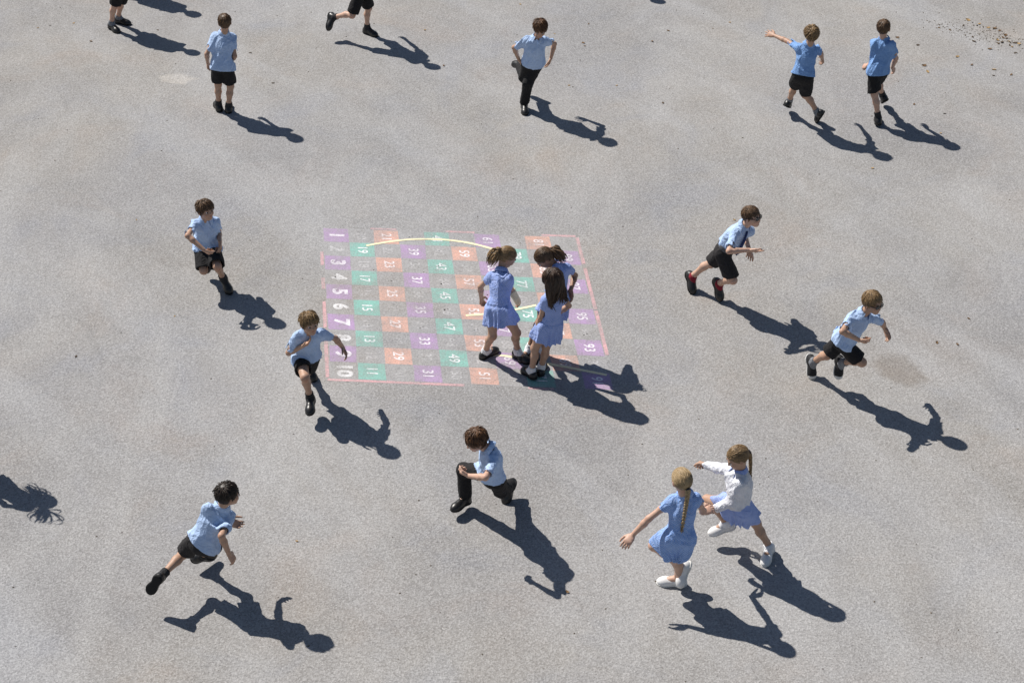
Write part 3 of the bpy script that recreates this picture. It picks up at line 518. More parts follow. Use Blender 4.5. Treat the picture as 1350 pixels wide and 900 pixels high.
    if top == 'shirt':
        G = []; fin = []; post = [neckcut]; torso(G, loose, (0.104 + loose * 0.6) * k)
        hd = nrm(-PF[2] + 0.0 * down); e = pe + hd * hem
        if not spec.get('tuck'):
            G.append(Cone(pe + PF[2] * 0.06 * k, e + hd * 0.05, 0.104 * k + loose, 0.116 * k + loose * 1.5, flat=(PF[0], 0.88), k=0.03))
            for q in 'lr': G.append(Cone(J[q + 'hip'] * 0.78 + pe * 0.22, J[q + 'hip'] * 0.75 + J[q + 'kn'] * 0.25, 0.080 * k, 0.082 * k, k=0.03))
            fin = [Cut(e + hd * 0.004, nrm(hd + 0.12 * PF[0] * rng.normal() + 0.10 * PF[1] * rng.normal()))]; G.append(Cut(e + hd * 0.012, fin[0].n))
        else: G.append(Cut(pe + PF[2] * 0.075 * k, -PF[2]))
        sleeves(G, post, spec.get('sleeve', 0.76), 0.034, spec.get('slr', 0.046))
        V, Q = extract(G + post, 0.006, folds(rng, spec.get('fold', 0.024), 0.085, nrm(CF[2] + 0.7 * CF[1] * rng.normal()), 7), fin); so = mesh_obj('shirt', V, Q, tm, root, base=base)
    elif top == 'dress':
        G = []; post = [neckcut]; torso(G, -0.006 if spec.get('cardigan') else 0.005, 0.090 * k if spec.get('cardigan') else 0.094 * k)
        kc = (J['lkn'] + J['rkn']) / 2; hc = (J['lhip'] + J['rhip']) / 2; ax = nrm(nrm(kc - hc) + 0.35 * down); L = spec.get('skirt', 0.135) * k
        W0 = pe + CF[2] * 0.07 * k; e = pe + ax * L
        G.append(Cone(W0, e + ax * 0.05, 0.094 * k, spec.get('flare', 0.165) * k, flat=(PF[0], 0.86), k=0.03))
        for s in 'lr':
            hip, kn = J[s + 'hip'], J[s + 'kn']; G.append(Cone(hip * 0.78 + pe * 0.22, hip + (kn - hip) * 0.9, 0.074 * k, 0.076 * k, k=0.06))
        cutn = nrm(ax + spec.get('hemtilt', 0.0) * PF[0]); G.append(Cut(e + ax * 0.02, cutn)); ph6 = rng.uniform(0, 6.28); hemc = lambda p: (p - e) @ cutn + 0.007 * np.sin(5 * np.arctan2((p - e) @ PF[1], (p - e) @ PF[0]) + ph6)
        if not spec.get('cardigan'): sleeves(G, post, spec.get('sleeve', 0.42), 0.037, spec.get('slr', 0.040))
        f0 = folds(rng, 0.006 if spec.get('cardigan') else 0.014, 0.085, CF[2], 6); ph = rng.uniform(0, 6.28, 4)
        def disp(p):
            q = p - W0; t = np.clip((q @ ax) / (L + 0.10), 0, 1); th = np.arctan2(q @ PF[1], q @ PF[0])
            return f0(p) + t * (0.015 * np.cos(11 * th + ph[0] + 0.8 * np.sin(3 * th + ph[1])) + 0.004 * np.cos(19 * th + ph[2])) + 0.006 * np.exp(-((q @ ax - 0.0) / 0.012) ** 2)
        V, Q = extract(G + post, 0.006, disp, [hemc]); so = mesh_obj('dress', V, Q, tm, root, base=base)
        if spec.get('cardigan'):
            G = []; post = [neckcut]; torso(G, 0.019, 0.110 * k); e2 = pe + PF[2] * 0.03 * k
            G.append(Cut(e2, -PF[2])); sleeves(G, post, 2.0, 0.046, 0.042)
            post.append(Cone(e2 - PF[2] * 0.06, e2 + PF[2] * 0.03, 0.100 * k, 0.094 * k, flat=(PF[0], 0.84), k=0.003, op='sub'))
            V, Q = extract(G + post, 0.006, folds(rng, 0.018, 0.07, nrm(CF[2] + 0.6 * CF[1]), 6)); mesh_obj('cardigan', V, Q, MT['cardigan'], root, base=base)
    # collar: a folded ring of cloth with two points in front
    ncen = J['neck'] * 0.88 + hp_(-0.02, 0, -0.05) * 0.12; nu_ = nrm(hp_(-0.02, 0, -0.05) - J['neck'] + CF[2] * 0.05); NF = frame(CF[1], nu_)
    cv = []; cfc = []; nseg = 18; op = 0.5
    for i in range(nseg + 1):
        a = op + (2 * math.pi - 2 * op) * i / nseg; d = NF[0] * math.cos(a) + NF[1] * math.sin(a); fr = max(0, math.cos(a)) ** 2
        for r, z in ((0.043, 0.010), (0.046, 0.022), (0.053, 0.018), (0.068 + 0.022 * fr, -0.014 - 0.030 * fr), (0.064 + 0.022 * fr, -0.020 - 0.030 * fr)): cv.append(ncen + k * (d * r + nu_ * (z - 0.006 * math.cos(a))))
    for i in range(nseg):
        for j in range(4): cfc.append((i * 5 + j, (i + 1) * 5 + j, (i + 1) * 5 + j + 1, i * 5 + j + 1))
    mesh_obj('collar', cv, cfc, tm, so, base=base)
    if spec.get('belt'):
        G = [Cone(pe + PF[2] * 0.065 * k, pe + PF[2] * 0.095 * k, 0.112 * k, 0.110 * k, flat=(PF[0], 0.84)), Cut(pe + PF[2] * 0.058 * k, -PF[2]), Cut(pe + PF[2] * 0.10 * k, PF[2])]
        V, Q = extract(G, 0.006); mesh_obj('waistband', V, Q, MT['belt'], root, base=base)
    if spec.get('tie'):
        a = ncen + NF[0] * 0.066 * k - nu_ * 0.012; fx = CF[0]; pts = [a, a - CF[2] * 0.03 + fx * 0.016, a - CF[2] * 0.10 + fx * 0.045, a - CF[2] * 0.19 + fx * 0.055 + CF[1] * 0.01, a - CF[2] * 0.26 + fx * 0.062 + CF[1] * 0.02, a - CF[2] * 0.285 + fx * 0.065 + CF[1] * 0.02]
        wd = [0.014, 0.016, 0.020, 0.027, 0.032, 0.004]; tv = []; tf = []
        for p, w in zip(pts, wd):
            tv += [p - CF[1] * w, p + fx * 0.006, p + CF[1] * w, p - fx * 0.006]
        for i in range(len(pts) - 1):
            for j in range(4): tf.append((i * 4 + j, i * 4 + (j + 1) % 4, (i + 1) * 4 + (j + 1) % 4, (i + 1) * 4 + j))
        mesh_obj('tie', tv, tf, MT['tie'], root, base=base)
    if spec.get('cast'):
        wr, d, T, nn = hands['r']; el = J['rel']; dd = nrm(wr - el)
        G = [Cone(el + dd * 0.02, wr, 0.038 * k, 0.031 * k), Ell(wr + d * 0.030, np.array([d, T, nn]), np.array([0.040, 0.036, 0.022]), k=0.02), Cut(el + dd * 0.005, -dd)]
        V, Q = extract(G, 0.005, folds(rng, 0.002, 0.04)); mesh_obj('plaster_cast', V, Q, MT['cast'], root, base=base)
    if spec.get('glasses'):
        gl = empty('sunglasses', (0, 0, 0)); gl.parent = root; 
        for s in (1, -1):
            ring = [hp_(0.094 - 0.30 * (abs(0.031 * s + 0.021 * math.cos(a)) - 0.02) ** 1 * 0.5, 0.031 * s + 0.023 * math.cos(a), 0.0 + 0.017 * math.sin(a)) for a in np.linspace(0, 2 * math.pi, 17)[:-1]]
            c = np.mean(ring, 0); V = [p - hf * 0.002 for p in ring] + [p + hf * 0.003 for p in ring]; n = 16
            F = [tuple(range(n - 1, -1, -1)), tuple(range(n, 2 * n))] + [(i, (i + 1) % n, n + (i + 1) % n, n + i) for i in range(n)]
            mesh_obj('lens', V, F, MT['lens'], gl, False, base=base)
            V, F = tube([hp_(0.086, 0.055 * s, 0.008), hp_(0.05, 0.073 * s, 0.008), hp_(-0.01, 0.080 * s, 0.006), hp_(-0.03, 0.080 * s, -0.008)], [0.004] * 4, 5); mesh_obj('temple', V, F, MT['frame'], gl, base=base)
            V, F = tube(ring + [ring[0]], [0.0035] * 17, 5); mesh_obj('rim', V, F, MT['frame'], gl, base=base)
        V, F = tube([hp_(0.094, 0.012, 0.006), hp_(0.100, 0, 0.008), hp_(0.094, -0.012, 0.006)], [0.0035] * 3, 5); mesh_obj('bridge', V, F, MT['frame'], gl, base=base)
    # ---------------- hair
    hm = HR[spec.get('hair', 'brown')]; style = spec.get('style', 'short'); th = spec.get('thick', 0.007)
    rad = np.array([0.092 + th, 0.071 + th, 0.085 + th]) * hs; hc = hp_(-0.014, 0, 0.024)
    fr_h = spec.get('fringe', 0.060)        # height of the hairline on the forehead
    pn = nrm(-hu * 1.0 + hf * 0.62)         # removed half-space: front and below
    cutp = hp_(0.085, 0, fr_h)
    G = [Ell(hc, HF, rad), Cut(cutp, nrm(-hu * 0.80 + hf * 0.62)), Cut(hp_(-0.07, 0, -0.075), nrm(-hu - 0.0 * hf))]
    for s in (1, -1): G.append(Ell(hp_(0.012, 0.085 * s, -0.022), HF, np.array([0.030, 0.03, 0.034]) * hs, k=0.006, op='sub'))
    if style in ('long', 'pony', 'braid', 'bunch'):
        G = [Ell(hc, HF, rad), Cut(cutp, nrm(-hu * 0.72 + hf * 0.70)), Cut(hp_(-0.07, 0, -0.065), nrm(-hu))]
    V, Q = extract(G, 0.005, folds(rng, 0.002, 0.025, hf, 5)); bag = Bag()
    bag.V.append(V); bag.F += [tuple(map(int, q)) for q in Q]; bag.n = len(V); bag.A += list(np.clip(0.35 + 0.5 * np.sin(V @ (hl * 300) + 2 * np.sin(V @ (hu * 60))) * 0.5, 0, 1))
    crown = nrm(-0.35 * hf + 0.94 * hu + 0.1 * hl)
    if style in ('short', 'tousled', 'long'):
        nl = {'short': 800, 'tousled': 850, 'long': 600}[style]; L0 = {'short': 0.042, 'tousled': 0.062, 'long': 0.10}[style]; lift = {'short': 0.15, 'tousled': 0.28, 'long': 0.03}[style]
        paths = []
        while len(paths) < nl:
            u = nrm(rng.normal(size=3)); P0 = hc + HF.T @ (u * rad * 0.97)
            if (P0 - cutp) @ nrm(-hu * 0.80 + hf * 0.62) > -0.006 or (P0 - hp_(-0.07, 0, -0.070)) @ (-hu) > 0: continue
            wu = HF.T @ u
            fd_ = wu * (crown @ wu) - crown; fd_ = nrm(fd_ - wu * (fd_ @ wu))
            if style != 'long': fd_ = nrm(fd_ + hl * spec.get('sweep', 0.35) * (2.2 if u[0] > 0.45 else 1.0) + hf * (-0.45 if u[0] > 0.45 else 0.10) + rng.normal(size=3) * (0.30 if style == 'tousled' else 0.15))
            L = L0 * rng.uniform(0.6, 1.25); lf = lift * rng.uniform(0.2, 1.4); P = [P0]
            for i in range(4):
                q = P[-1] + L / 4 * nrm(fd_ + wu * lf * (1.0 - 0.3 * i))
                x = (q - hc) @ HF.T / rad; n_ = np.linalg.norm(x)
                if n_ < 0.99: q = hc + HF.T @ (x / n_ * rad * 0.99)
                if style == 'long' and i > 1: q = q - Z * 0.004
                P.append(q); wu = nrm((q - hc)); fd_ = nrm(fd_ - wu * (fd_ @ wu))
            paths.append(np.array(P))
        locks(bag, rng, None, paths, {'short': 0.0033, 'tousled': 0.0037, 'long': 0.005}[style])
    if style in ('pony', 'braid', 'bunch'):
        ties = [hp_(-0.105, 0, spec.get('tiez', 0.03))] if style != 'bunch' else [hp_(-0.05, 0.10, 0.02), hp_(-0.05, -0.10, 0.02)]
        paths = []
        while len(paths) < 640:      # combed back to the tie
            u = nrm(rng.normal(size=3)); P0 = hc + HF.T @ (u * rad * 0.98)
            if (P0 - cutp) @ nrm(-hu * 0.72 + hf * 0.70) > -0.004 or (P0 - hp_(-0.07, 0, -0.055)) @ (-hu) > 0: continue
            tgt = min(ties, key=lambda t: np.linalg.norm(t - P0)); P = [P0]; L = 0.085 * rng.uniform(0.6, 1.2)
            for i in range(4):
                q = P[-1] + nrm(tgt - P[-1] + rng.normal(size=3) * 0.004) * L / 4; x = (q - hc) @ HF.T / rad; n_ = np.linalg.norm(x); q = hc + HF.T @ (x / n_ * rad * (1.0 + 0.012 * rng.uniform(-1, 1))); P.append(q)
            paths.append(np.array(P))
        locks(bag, rng, None, paths, 0.0030)
        for ti, t0 in enumerate(ties):
            out = nrm(t0 - hc); tv_ = spec.get('tailv', (0.07, 0.20)); tl = t0 + out * tv_[0] - Z * tv_[1] + np.array(spec.get('tailo', (0, 0, 0)))
            if style == 'bunch': tl = t0 + out * 0.17 - Z * (0.02 + 0.06 * ti)
            mid = t0 + out * 0.055 * (1 if style != 'braid' else 0.4) - Z * 0.01
            def bz(s): return (1 - s) ** 2 * t0 + 2 * s * (1 - s) * mid + s * s * tl
            if style == 'braid':
                nb_ = 26
                tdir = nrm(tl - t0); sd1 = nrm(np.cross(tdir, out)); od = np.cross(sd1, tdir)
                for st in range(3):
                    P = []; R = []
                    for i in range(nb_ * 3):
                        s = i / (nb_ * 3 - 1); ph = 2 * math.pi * (s * 6 + st / 3); P.append(bz(s) + sd1 * 0.013 * math.sin(ph) * (1 - 0.4 * s) + od * 0.007 * math.sin(2 * ph)); R.append(0.0125 * (1 - 0.45 * s))
                    Vt, Ft = tube(P, R, 7); bag.add(Vt, Ft, 0.3 + 0.25 * st)
                ex = [np.array([tl + rng.normal(size=3) * 0.004 + tdir * 0.012 * i + rng.normal(size=3) * 0.002 * i for i in range(5)]) for _ in range(16)]; locks(bag, rng, None, ex, 0.005)
            else:
                ps = []
                for _ in range(90 if style == 'pony' else 60):
                    o0 = rng.normal(size=3) * 0.010; o1 = rng.normal(size=3) * (0.020 if style == 'pony' else 0.045); e = rng.uniform(0.75, 1.05)
                    ps.append(np.array([bz(s * e) + o0 * (1 - s) + o1 * math.sin(s * 2.4) * 1.1 for s in np.linspace(0, 1, 7)]))
                locks(bag, rng, None, ps, 0.0075)
    if style == 'long':
        ps = []; back = -CF[0]
        for _ in range(260):
            a = rng.uniform(-2.1, 2.1); u = nrm(-hf * math.cos(a) + hl * math.sin(a) - hu * rng.uniform(-0.3, 0.25)); P0 = hc + HF.T @ ((HF @ u) * rad * 0.99)
            L = spec.get('hairl', 0.24) * rng.uniform(0.75, 1.1); tgt = np.array([*(J['neck'] + back * 0.105 + CF[1] * 0.085 * math.sin(a) * 1.0)[:2], P0[2] - L]) + rng.normal(size=3) * 0.012
            mid = P0 + nrm(P0 - hc) * 0.03 - Z * L * 0.35
            ps.append(np.array([(1 - s) ** 2 * P0 + 2 * s * (1 - s) * mid + s * s * tgt for s in np.linspace(0, 1, 7)]))
        locks(bag, rng, None, ps, 0.010)
    for s in (1, -1):      # eyebrows
        Vt, Ft = tube([hp_(0.086, 0.012 * s, 0.019), hp_(0.086, 0.028 * s, 0.024), hp_(0.078, 0.044 * s, 0.019)], [0.003, 0.004, 0.002], 5); bag.add(Vt, Ft, 0.2)
    ho = mesh_obj('hair', np.concatenate(bag.V), bag.F, hm, root, base=base, attr=('shade', np.array(bag.A)))
    if style in ('pony', 'braid', 'bunch'):
        for t0 in ties:
            out = nrm(t0 - hc); a = nrm(np.cross(out, Z)); b = np.cross(out, a)
            Vt, Ft = tube([t0 + out * 0.006 + 0.017 * (a * math.cos(x) + b * math.sin(x)) for x in np.linspace(0, 2 * math.pi, 13)], [0.006] * 13, 6); mesh_obj('hair_band', Vt, Ft, MT['band'], ho, base=base)
    return root

# ------------------------------------------------------------------ the ground
gm = 40; xs = [-1500, -300, -80, -25, 25, 80, 300, 1500]; ys = [-1500, -300, -60, 2, 40, 90, 300, 1500]
gv = [(x, y, 0) for y in ys for x in xs]; gf = [(j * 8 + i, j * 8 + i + 1, (j + 1) * 8 + i + 1, (j + 1) * 8 + i) for j in range(7) for i in range(7)]
ground = tag(mesh_obj('ground', gv, gf, M_GROUND, None, False), kind='structure')
def blob(name, pts, m, z, parent, n=60, rough=0.06, seed=1):
    r = random.Random(seed); P = [Vector((x, y, 0)) for x, y in pts]; c = sum(P, Vector()) / len(P); out = []
    for i in range(n):
        f = i / n * len(P); a, b = P[int(f) % len(P)], P[(int(f) + 1) % len(P)]; t = f - int(f); t = t * t * (3 - 2 * t); q = a.lerp(b, t); q = c + (q - c) * (1 + r.uniform(-rough, rough)); out.append((q.x, q.y, z))
    V = []; F = []; A = []
    for q, (sc, al) in enumerate(((1.25, 0.0), (0.8, 0.45), (0.4, 0.8))):
        V += [(c.x + (x - c.x) * sc, c.y + (y - c.y) * sc, z) for x, y, _ in out]; A += [al] * n
        if q: F += [((q - 1) * n + i, (q - 1) * n + (i + 1) % n, q * n + (i + 1) % n, q * n + i) for i in range(n)]
    V.append((c.x, c.y, z)); A.append(0.9); F += [(2 * n + i, 2 * n + (i + 1) % n, 3 * n) for i in range(n)]
    return mesh_obj(name, V, F, m, parent, False, attr=('fade', np.array(A)))
blob('repair_patch', [(3.367, 14.491), (3.489, 14.59), (3.671, 14.615), (3.757, 14.491), (3.829, 14.223), (3.654, 14.104), (3.525, 14.163), (3.44, 14.283)], asphalt('patched_asphalt', (0.80, 0.77, 0.74)), 0.0008, ground)
blob('repair_patch', [(-4.185, 20.411), (-3.989, 20.491), (-3.761, 20.351), (-3.904, 20.212), (-4.137, 20.271)], asphalt('pale_patch', (1.30, 1.27, 1.22)), 0.0008, ground, seed=4)

# ------------------------------------------------------------------ the painted number grid
GO, GA, GB = np.array([-1.9634, 16.9219]), np.array([0.2608, -0.0190]), np.array([0.0285, -0.2677])
def gp(i, j, z=0.0010): p = GO + GA * i + GB * j; return (p[0], p[1], z)
gc = gp(5, 5, 0); grid = empty('number_grid', gc); tag(grid, 'worn painted one to one hundred number grid with coloured squares on the asphalt', 'number grid')
LP, LG, LO = ((0.40, 0.275, 0.45), 0.525, 0.5), ((0.22, 0.45, 0.39), 0.525, 0.5), ((0.64, 0.37, 0.295), 0.52, 0.5)
LW = ((0.80, 0.78, 0.80), 0.515, 0.25)
SQ = [paint('purple_paint', LP), paint('green_paint', LG), paint('orange_paint', LO)]
NUM = [paint('white_on_purple_paint', LP, LW), paint('white_on_green_paint', LG, LW), paint('white_on_orange_paint', LO, LW)]
PINK = paint('pink_paint', ((0.68, 0.37, 0.39), 0.47, 0.4)); WHITE = paint('white_paint', ((0.78, 0.77, 0.78), 0.505, 0.25)); FAINT = paint('worn_white_paint', ((0.58, 0.57, 0.58), 0.43, 0.3)); CREAM = paint('cream_paint', ((0.84, 0.75, 0.50), 0.64, 0.25))
rg = random.Random(11)
def quad(name, pts, m, parent): return mesh_obj(name, pts, [tuple(range(len(pts)))], m, parent, False, base=gc)
def number(txt, size, bold):
    cu = bpy.data.curves.new('num', 'FONT'); cu.body = txt; cu.size = size; cu.align_x = 'CENTER'; cu.align_y = 'CENTER'; cu.offset = bold; cu.resolution_u = 3
    o = bpy.data.objects.new('num', cu); col.objects.link(o); dg = bpy.context.evaluated_depsgraph_get(); me = bpy.data.meshes.new_from_object(o.evaluated_get(dg)); bpy.data.objects.remove(o); bpy.data.curves.remove(cu)
    return me
quad('worn_base_coat', [gp(-0.02, 10.02, 0.0005), gp(10.02, 10.02, 0.0005), gp(10.02, -0.02, 0.0005), gp(-0.02, -0.02, 0.0005)], paint('worn_base_paint', ((0.36, 0.355, 0.36), 0.435, 0.45)), grid)
ua, ub = GA / np.linalg.norm(GA), GB / np.linalg.norm(GB)
for c in range(10):
    for r in range(10):
        num = c * 10 + (r + 1 if c % 2 == 0 else 10 - r); j = lambda: rg.uniform(-0.012, 0.012)
        odd = num % 2 == 1
        if odd:
            ins = 0.01; quad('painted_square', [gp(c + ins + j(), r + 1 - ins + j()), gp(c + 1 - ins + j(), r + 1 - ins + j()), gp(c + 1 - ins + j(), r + ins + j()), gp(c + ins + j(), r + ins + j())], SQ[c % 3], grid)
        if num == 100: continue
        sz = 0.20 if c == 0 else 0.145
        me = number(str(num), sz, 0.009 if c == 0 else 0.002); me.name = 'painted_number'
        ctr = gp(c + 0.5 + j(), r + 0.5 + j(), 0.002)
        for v in me.vertices:
            x, y = v.co.x * (1.05 if c == 0 else 0.95), v.co.y; w = np.array(ctr[:2]) + ub * x + ua * y; v.co = (w[0] - gc[0], w[1] - gc[1], 0.0022 if odd else 0.0010)
        me.materials.clear(); me.materials.append(NUM[c % 3] if odd else WHITE if c == 0 and num in (4, 6, 8, 10) else FAINT)
        o = bpy.data.objects.new('painted_number', me); col.objects.link(o); o.parent = grid
def strip(name, pts, w, m, z):
    P = [np.array(p[:2]) for p in pts]; L = []; R = []
    for i, p in enumerate(P):
        t = nrm(P[min(i + 1, len(P) - 1)] - P[max(i - 1, 0)]); nn = np.array([-t[1], t[0]]); ww = w * rg.uniform(0.9, 1.1); L.append((*(p + nn * ww), z)); R.append((*(p - nn * ww), z))
    n = len(P); mesh_obj(name, L + R, [(i, n + i, n + i + 1, i + 1) for i in range(n - 1)], m, grid, False, base=gc)
def dense(pts, n=6):
    P = [np.array(p) for p in pts]; P = [2 * P[0] - P[1]] + P + [2 * P[-1] - P[-2]]; out = []
    for i in range(1, len(P) - 2):
        for k in range(n):
            t = k / n; a, b, c, d = P[i - 1:i + 3]; out.append(0.5 * (2 * b + (c - a) * t + (2 * a - 5 * b + 4 * c - d) * t * t + (3 * b - a - 3 * c + d) * t ** 3))
    return out + [P[-2]]
for pts in ([(-1.492, 16.57), (-1.363, 16.615), (-1.209, 16.66), (-1.016, 16.694), (-0.781, 16.694), (-0.585, 16.664), (-0.389, 16.6), (-0.194, 16.504)], [(-0.448, 15.282), (-0.258, 15.309), (0.037, 15.389), (0.237, 15.462)], [(-0.249, 14.608), (-0.05, 14.596), (0.319, 14.478), (0.634, 14.374), (0.878, 14.289)]):
    strip('painted_curve', dense(pts), 0.016, CREAM, 0.0034)
def border(i0, j0, i1, j1): strip('border_dash', [gp(i0 + (i1 - i0) * t, j0 + (j1 - j0) * t) for t in (0, 0.33, 0.66, 1)], 0.017, PINK, 0.0010)
for a, b in ((1.9, 2.95), (4.9, 6.05), (8.7, 10.05)): border(a, -0.09, b, -0.09)
for a, b in ((1.75, 2.7), (3.6, 4.35), (5.2, 6.9), (7.0, 9.95)): border(-0.10, a, -0.10, b)
for a, b in ((-0.1, 4.75), (7.0, 7.9)): border(a, 10.09, b, 10.09)
for a, b in ((0.0, 1.9), (2.2, 5.0), (5.1, 7.9)): border(10.10, a, 10.10, b)

# ------------------------------------------------------------------ the children
KIDS = [
 ('C', 'boy seen from behind walking away, short brown hair, untucked pale blue shirt, black shorts', dict(style='short', hair='brown', hp=5, sock='dsock', skin=1, hem=0.05, shortl=0.76, lcurl=0.6, rcurl=0.6)),
 ('E', 'boy running toward the camera in long black trousers with tousled auburn hair, top centre', dict(style='tousled', hair='auburn', low='trousers', haz=-92, hp=28, lcurl=0.25, rcurl=0.4, hem=0.0, skin=1)),
 ('G', 'boy in blue polo shirt stretching his left arm far out while running away', dict(style='tousled', hair='sandy', topmat='polo', hp=5, lcurl=0.12, lspread=1.6, sock='gsock', sockl=0.06, hem=-0.015, skin=1)),
 ('H', 'boy in deep blue polo shirt hopping on one leg, back turned, top right', dict(style='short', hair='brown', topmat='polo', hp=3, lcurl=1.0, sock='dsock', sockl=0.08, hem=0.03)),
 ('I', 'boy with wind-blown brown hair running left of the grid, forearm across his waist', dict(style='tousled', hair='brown', shortl=0.95, haz=-48, hp=-10, rcurl=0.9, lcurl=0.8, sock='dsock', hem=0.0, skin=1)),
 ('J', 'boy running past the left edge of the grid with one open hand at his chest', dict(style='tousled', hair='sandy', haz=-62, hp=-8, rcurl=0.3, lcurl=0.35, sock='dsock', hem=0.0, shortl=0.7, skin=1)),
 ('K', 'girl in blue dress with sandy ponytail and a plaster cast on her right forearm', dict(top='dress', topmat='dress', low='none', style='pony', hair='sandy', haz=10, hp=32, h=1.24, shoe='mary', sock='wsock', sockl=0.055, cast=True, skin=1, thick=0.008, fringe=0.058, lcurl=0.7, tailv=(0.12, 0.20))),
 ('L', 'girl in blue dress bending her head down, partly hidden behind the long-haired girl', dict(top='dress', topmat='dress', low='none', style='pony', hair='brown', haz=-165, hp=48, shoe='mary', sock='wsock', sockl=0.055, skin=2, thick=0.008, tailv=(0.03, 0.13), tailo=(0.10, 0.0, 0), tiez=0.0)),
 ('M', 'girl in blue dress with long loose dark hair standing on the grid', dict(top='dress', topmat='dress', low='none', style='long', hair='darkbrown', haz=165, hp=22, h=1.2, shoe='mary', sock='wsock', sockl=0.055, skin=1, thick=0.012, lcurl=0.6, skirt=0.15)),
 ('N', 'boy with sunglasses, navy tie and charcoal shorts sprinting to the right of the grid', dict(style='short', hair='brown', haz=-38, hp=-8, h=1.3, glasses=True, tie=True, belt=True, tuck=True, lowmat='charcoal', sock='rsock', sockl=0.018, rcurl=0.15, lcurl=0.15, waist=0.10, sleeve=0.78)),
 ('O', 'blond boy with sunglasses and canvas trainers with white toe caps sprinting at the right', dict(style='short', hair='sandy', haz=-50, hp=2, h=1.28, glasses=True, shoe='trainer', toecap=True, sock='gsock', sockl=0.07, rcurl=0.9, lcurl=0.3, hem=0.0, thick=0.014, skin=1, sleeve=0.78)),
 ('P', 'boy lunging in long black trousers with a hand at his raised knee, below the grid', dict(style='tousled', hair='auburn', low='trousers', haz=-160, hp=25, lcurl=0.8, hem=-0.03)),
 ('Q', 'dark-haired boy leaping with legs wide apart at the lower left', dict(style='tousled', hair='dark', haz=25, hp=5, lcurl=0.4, rcurl=0.35, sock='dsock', hem=0.0, lowmat='charcoal', skin=1, shortl=0.8)),
 ('R', 'blond girl with a long braid down the back of her light blue dress, white shoes', dict(top='dress', topmat='dress2', low='none', style='braid', hair='blond', haz=115, hp=5, h=1.3, shoe='wshoe', lowshoe=True, lcurl=0.35, skin=0, thick=0.010, tailv=(0.06, 0.30), tailo=(-0.05, 0, 0), tiez=-0.03, flare=0.150, skirt=0.18)),
 ('S', 'girl in white cardigan over blue dress, running hand in hand with the blond girl', dict(top='dress', topmat='dress', low='none', cardigan=True, style='braid', hair='sandy', haz=-165, hp=25, shoe='wshoe', lowshoe=True, sock='wsock', sockl=0.03, rcurl=0.8, lcurl=0.6, skin=1, thick=0.008, tailv=(0.03, 0.22), tiez=-0.01, flare=0.165, skirt=0.10)),
 ('A', 'boy in black shorts standing at the top left, only his legs in view', dict(style='short', hair='brown', sock='gsock', sockl=0.05, shortl=0.92)),
 ('D', 'boy running right at the top edge, only his shorts, legs and black shoes in view', dict(style='short', hair='brown', sock='dsock', sockl=0.06, shortl=0.88)),
 ('B', 'child standing beyond the top left edge, seen only by the topmost shadow', dict(style='tousled', hair='brown', sock='dsock')),
 ('F', 'child standing beyond the top edge right of centre, seen only by a sliver of shadow', dict(style='short', hair='brown', sock='dsock')),
 ('T', 'girl with bunches standing beyond the left edge, seen only by her shadow', dict(top='dress', topmat='dress', low='none', style='bunch', hair='brown', h=1.22, shoe='mary', sock='wsock', skin=0)),
]
for key, label, spec in KIDS: person(key, label, spec)


# ------------------------------------------------------------------ fallen leaves and grit
LEAF = [(5.355, 21.844), (5.339, 21.755), (5.459, 21.689), (5.655, 21.822), (5.743, 21.978), (5.787, 21.911), (5.826, 21.822), (5.893, 21.777), (5.955, 21.755), (6.026, 21.733), (6.079, 21.668), (5.995, 21.407), (5.982, 21.3), (6.075, 21.472), (6.117, 21.537), (6.127, 21.364), (6.113, 21.257), (6.192, 21.321), (6.234, 21.3), (6.141, 21.046), (5.849, 21.151), (5.409, 20.942), (5.539, 20.715), (5.778, 20.592), (5.744, 20.431), (5.957, 20.451), (4.959, 20.694), (4.975, 20.532), (4.985, 21.257), (5.704, 21.493), (5.696, 21.364), (4.77, 21.472), (5.864, 21.866), (6.038, 21.343), (6.117, 21.45), (6.132, 21.215)]
LEAF2 = [(-0.822, 20.694), (-5.927, 21.755), (-5.788, 21.822), (-5.506, 21.888), (0.878, 21.321), (0.894, 21.236), (0.961, 21.866), (1.754, 19.727), (1.947, 21.668), (0.107, 22.455), (0.528, 21.58), (0.672, 20.173), (1.237, 20.173), (0.716, 20.133), (-1.774, 11.94), (4.842, 18.987), (3.945, 18.184), (2.511, 21.733), (2.736, 21.911), (3.346, 18.05), (-3.932, 17.085), (4.974, 19.463), (-0.23, 12.948), (0.441, 11.32), (-4.094, 14.59), (-3.268, 15.269), (1.73, 21.364), (4.665, 19.689), (4.413, 15.229), (4.029, 14.816), (4.219, 14.79), (2.327, 17.085), (2.219, 16.779), (-2.829, 20.232), (-4.418, 21.689), (-5.191, 21.364), (-3.191, 21.046), (-1.088, 21.689)]
LM = [plain('brown_leaf', (0.20, 0.12, 0.06), 0.8, 0.2, 0.4), plain('tan_leaf', (0.42, 0.28, 0.13), 0.8, 0.2, 0.3), plain('dark_leaf', (0.09, 0.062, 0.04), 0.8, 0.2, 0.3)]
rl = random.Random(5); leaf_me = []
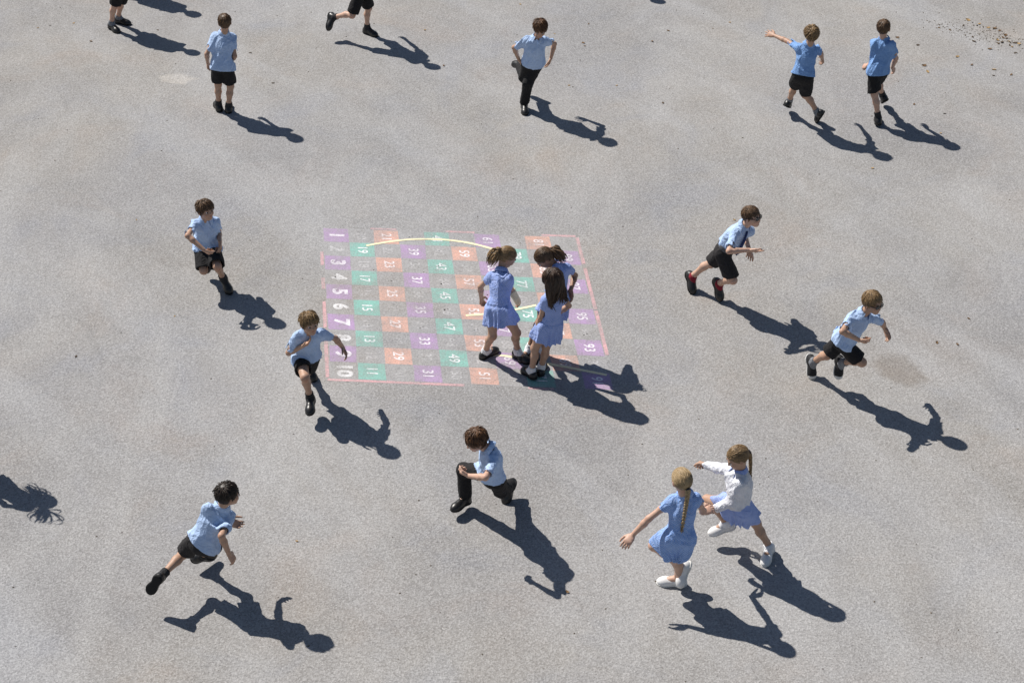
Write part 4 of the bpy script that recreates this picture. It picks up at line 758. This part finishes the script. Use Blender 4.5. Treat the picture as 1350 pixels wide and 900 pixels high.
for q in range(6):
    V = []; F = []; n = 7; wmax = rl.uniform(0.24, 0.36); curl = rl.uniform(0.25, 0.7); tw = rl.uniform(-0.4, 0.4)
    for i in range(n):
        t = i / (n - 1); w = wmax * math.sin(math.pi * min(0.97, 0.06 + t * 0.94)) ** 0.8; zc = 0.25 * curl * (2 * t - 1) ** 2
        for s in (-1, 0, 1): V.append((t - 0.5, s * w, zc + abs(s) * curl * w * 0.5 + s * tw * t * 0.12 + 0.02))
    for i in range(n - 1):
        for s in (0, 1): F.append((i * 3 + s, i * 3 + s + 1, i * 3 + 4 + s, i * 3 + 3 + s))
    me = bpy.data.meshes.new('fallen_leaf'); me.from_pydata(V, [], F); me.materials.append(LM[q % 3]); me.update(); leaf_me.append(me)
SPOT = [('C', 'boy walking away'), ('E', 'top centre runner'), ('G', 'boy with the outstretched arm'), ('H', 'hopping boy'), ('I', 'boy running left of the grid'), ('J', 'boy with a hand at his chest'), ('M', 'long-haired girl'),
        ('N', 'boy wearing a tie'), ('O', 'boy in canvas trainers'), ('P', 'lunging boy'), ('Q', 'leaping boy'), ('R', 'braided girl'), ('A', 'standing legs at top left'), ('D', 'running legs at the top')]
TONE = {LM[0]: 'brown', LM[1]: 'tan', LM[2]: 'dark'}; ORD = ['', 'second ', 'third ', 'fourth ', 'fifth ', 'sixth ', 'seventh ', 'eighth ', 'ninth ', 'tenth ', 'eleventh ', 'twelfth ', 'thirteenth ', 'fourteenth ', 'fifteenth ', 'sixteenth ']
made = []
for gi, (lst, rng_s) in enumerate(((LEAF, (0.03, 0.065)), (LEAF2, (0.02, 0.045)))):
    for (x, y) in lst:
        me = rl.choice(leaf_me); o = bpy.data.objects.new('fallen_leaf', me); s = rl.uniform(*rng_s); o.scale = (s, s, s); o.location = (x, y, 0.002); o.rotation_euler = (rl.uniform(-0.2, 0.2), rl.uniform(-0.2, 0.2), rl.uniform(0, 6.28)); col.objects.link(o)
        tone = TONE[me.materials[0]]
        if gi == 0: key, srt = (tone, 'drift'), x
        else:
            d, who, dx, dy = min((math.hypot(x - POSES[k][15][0], y - POSES[k][15][1]), n, x - POSES[k][15][0], y - POSES[k][15][1]) for k, n in SPOT)
            key, srt = (tone, ('right of' if dx > 0 else 'left of') if abs(dx) > abs(dy) else ('beyond' if dy > 0 else 'in front of'), who), d
        made.append((key, srt, gi, o))
for key in sorted(set(m[0] for m in made)):
    for q, (_, _, gi, o) in enumerate(sorted((m for m in made if m[0] == key), key=lambda m: m[1])):
        lab = f'{ORD[q]}{"leftmost" if not q else "from left"} {key[0]} leaf in the drift at top right' if gi == 0 else f'small {key[0]} leaf on the asphalt {key[1]} the {key[2]}' + (f', {ORD[q]}nearest' if q else '')
        tag(o, lab.strip(), 'leaf', ('leaves in the drift at the top right', 'stray leaves on the asphalt')[gi])
# loose grit too small to count
V = []; F = []
for i in range(600):
    x, y = (rl.gauss(5.95, 0.35), 0) if i % 2 else (rl.uniform(-7, 7.5), 0)
    y = 21.5 - (x - 5.95) * 0.55 + rl.gauss(0, 0.16) if i % 2 else rl.uniform(9.0, 24)
    s = rl.uniform(0.004, 0.011); b = len(V); a0 = rl.uniform(0, 6.28)
    for q in range(4): V.append((x + s * math.cos(a0 + q * 1.57) * rl.uniform(0.7, 1.3), y + s * math.sin(a0 + q * 1.57) * rl.uniform(0.7, 1.3), 0.001))
    V.append((x, y, 0.001 + s * 0.8)); F += [(b + q, b + (q + 1) % 4, b + 4) for q in range(4)]
tag(mesh_obj('grit', V, F, plain('grit', (0.20, 0.165, 0.125), 0.9, 0.2, 0.5), None, False), 'fine dark grit scattered over the asphalt', 'grit', None, 'stuff')
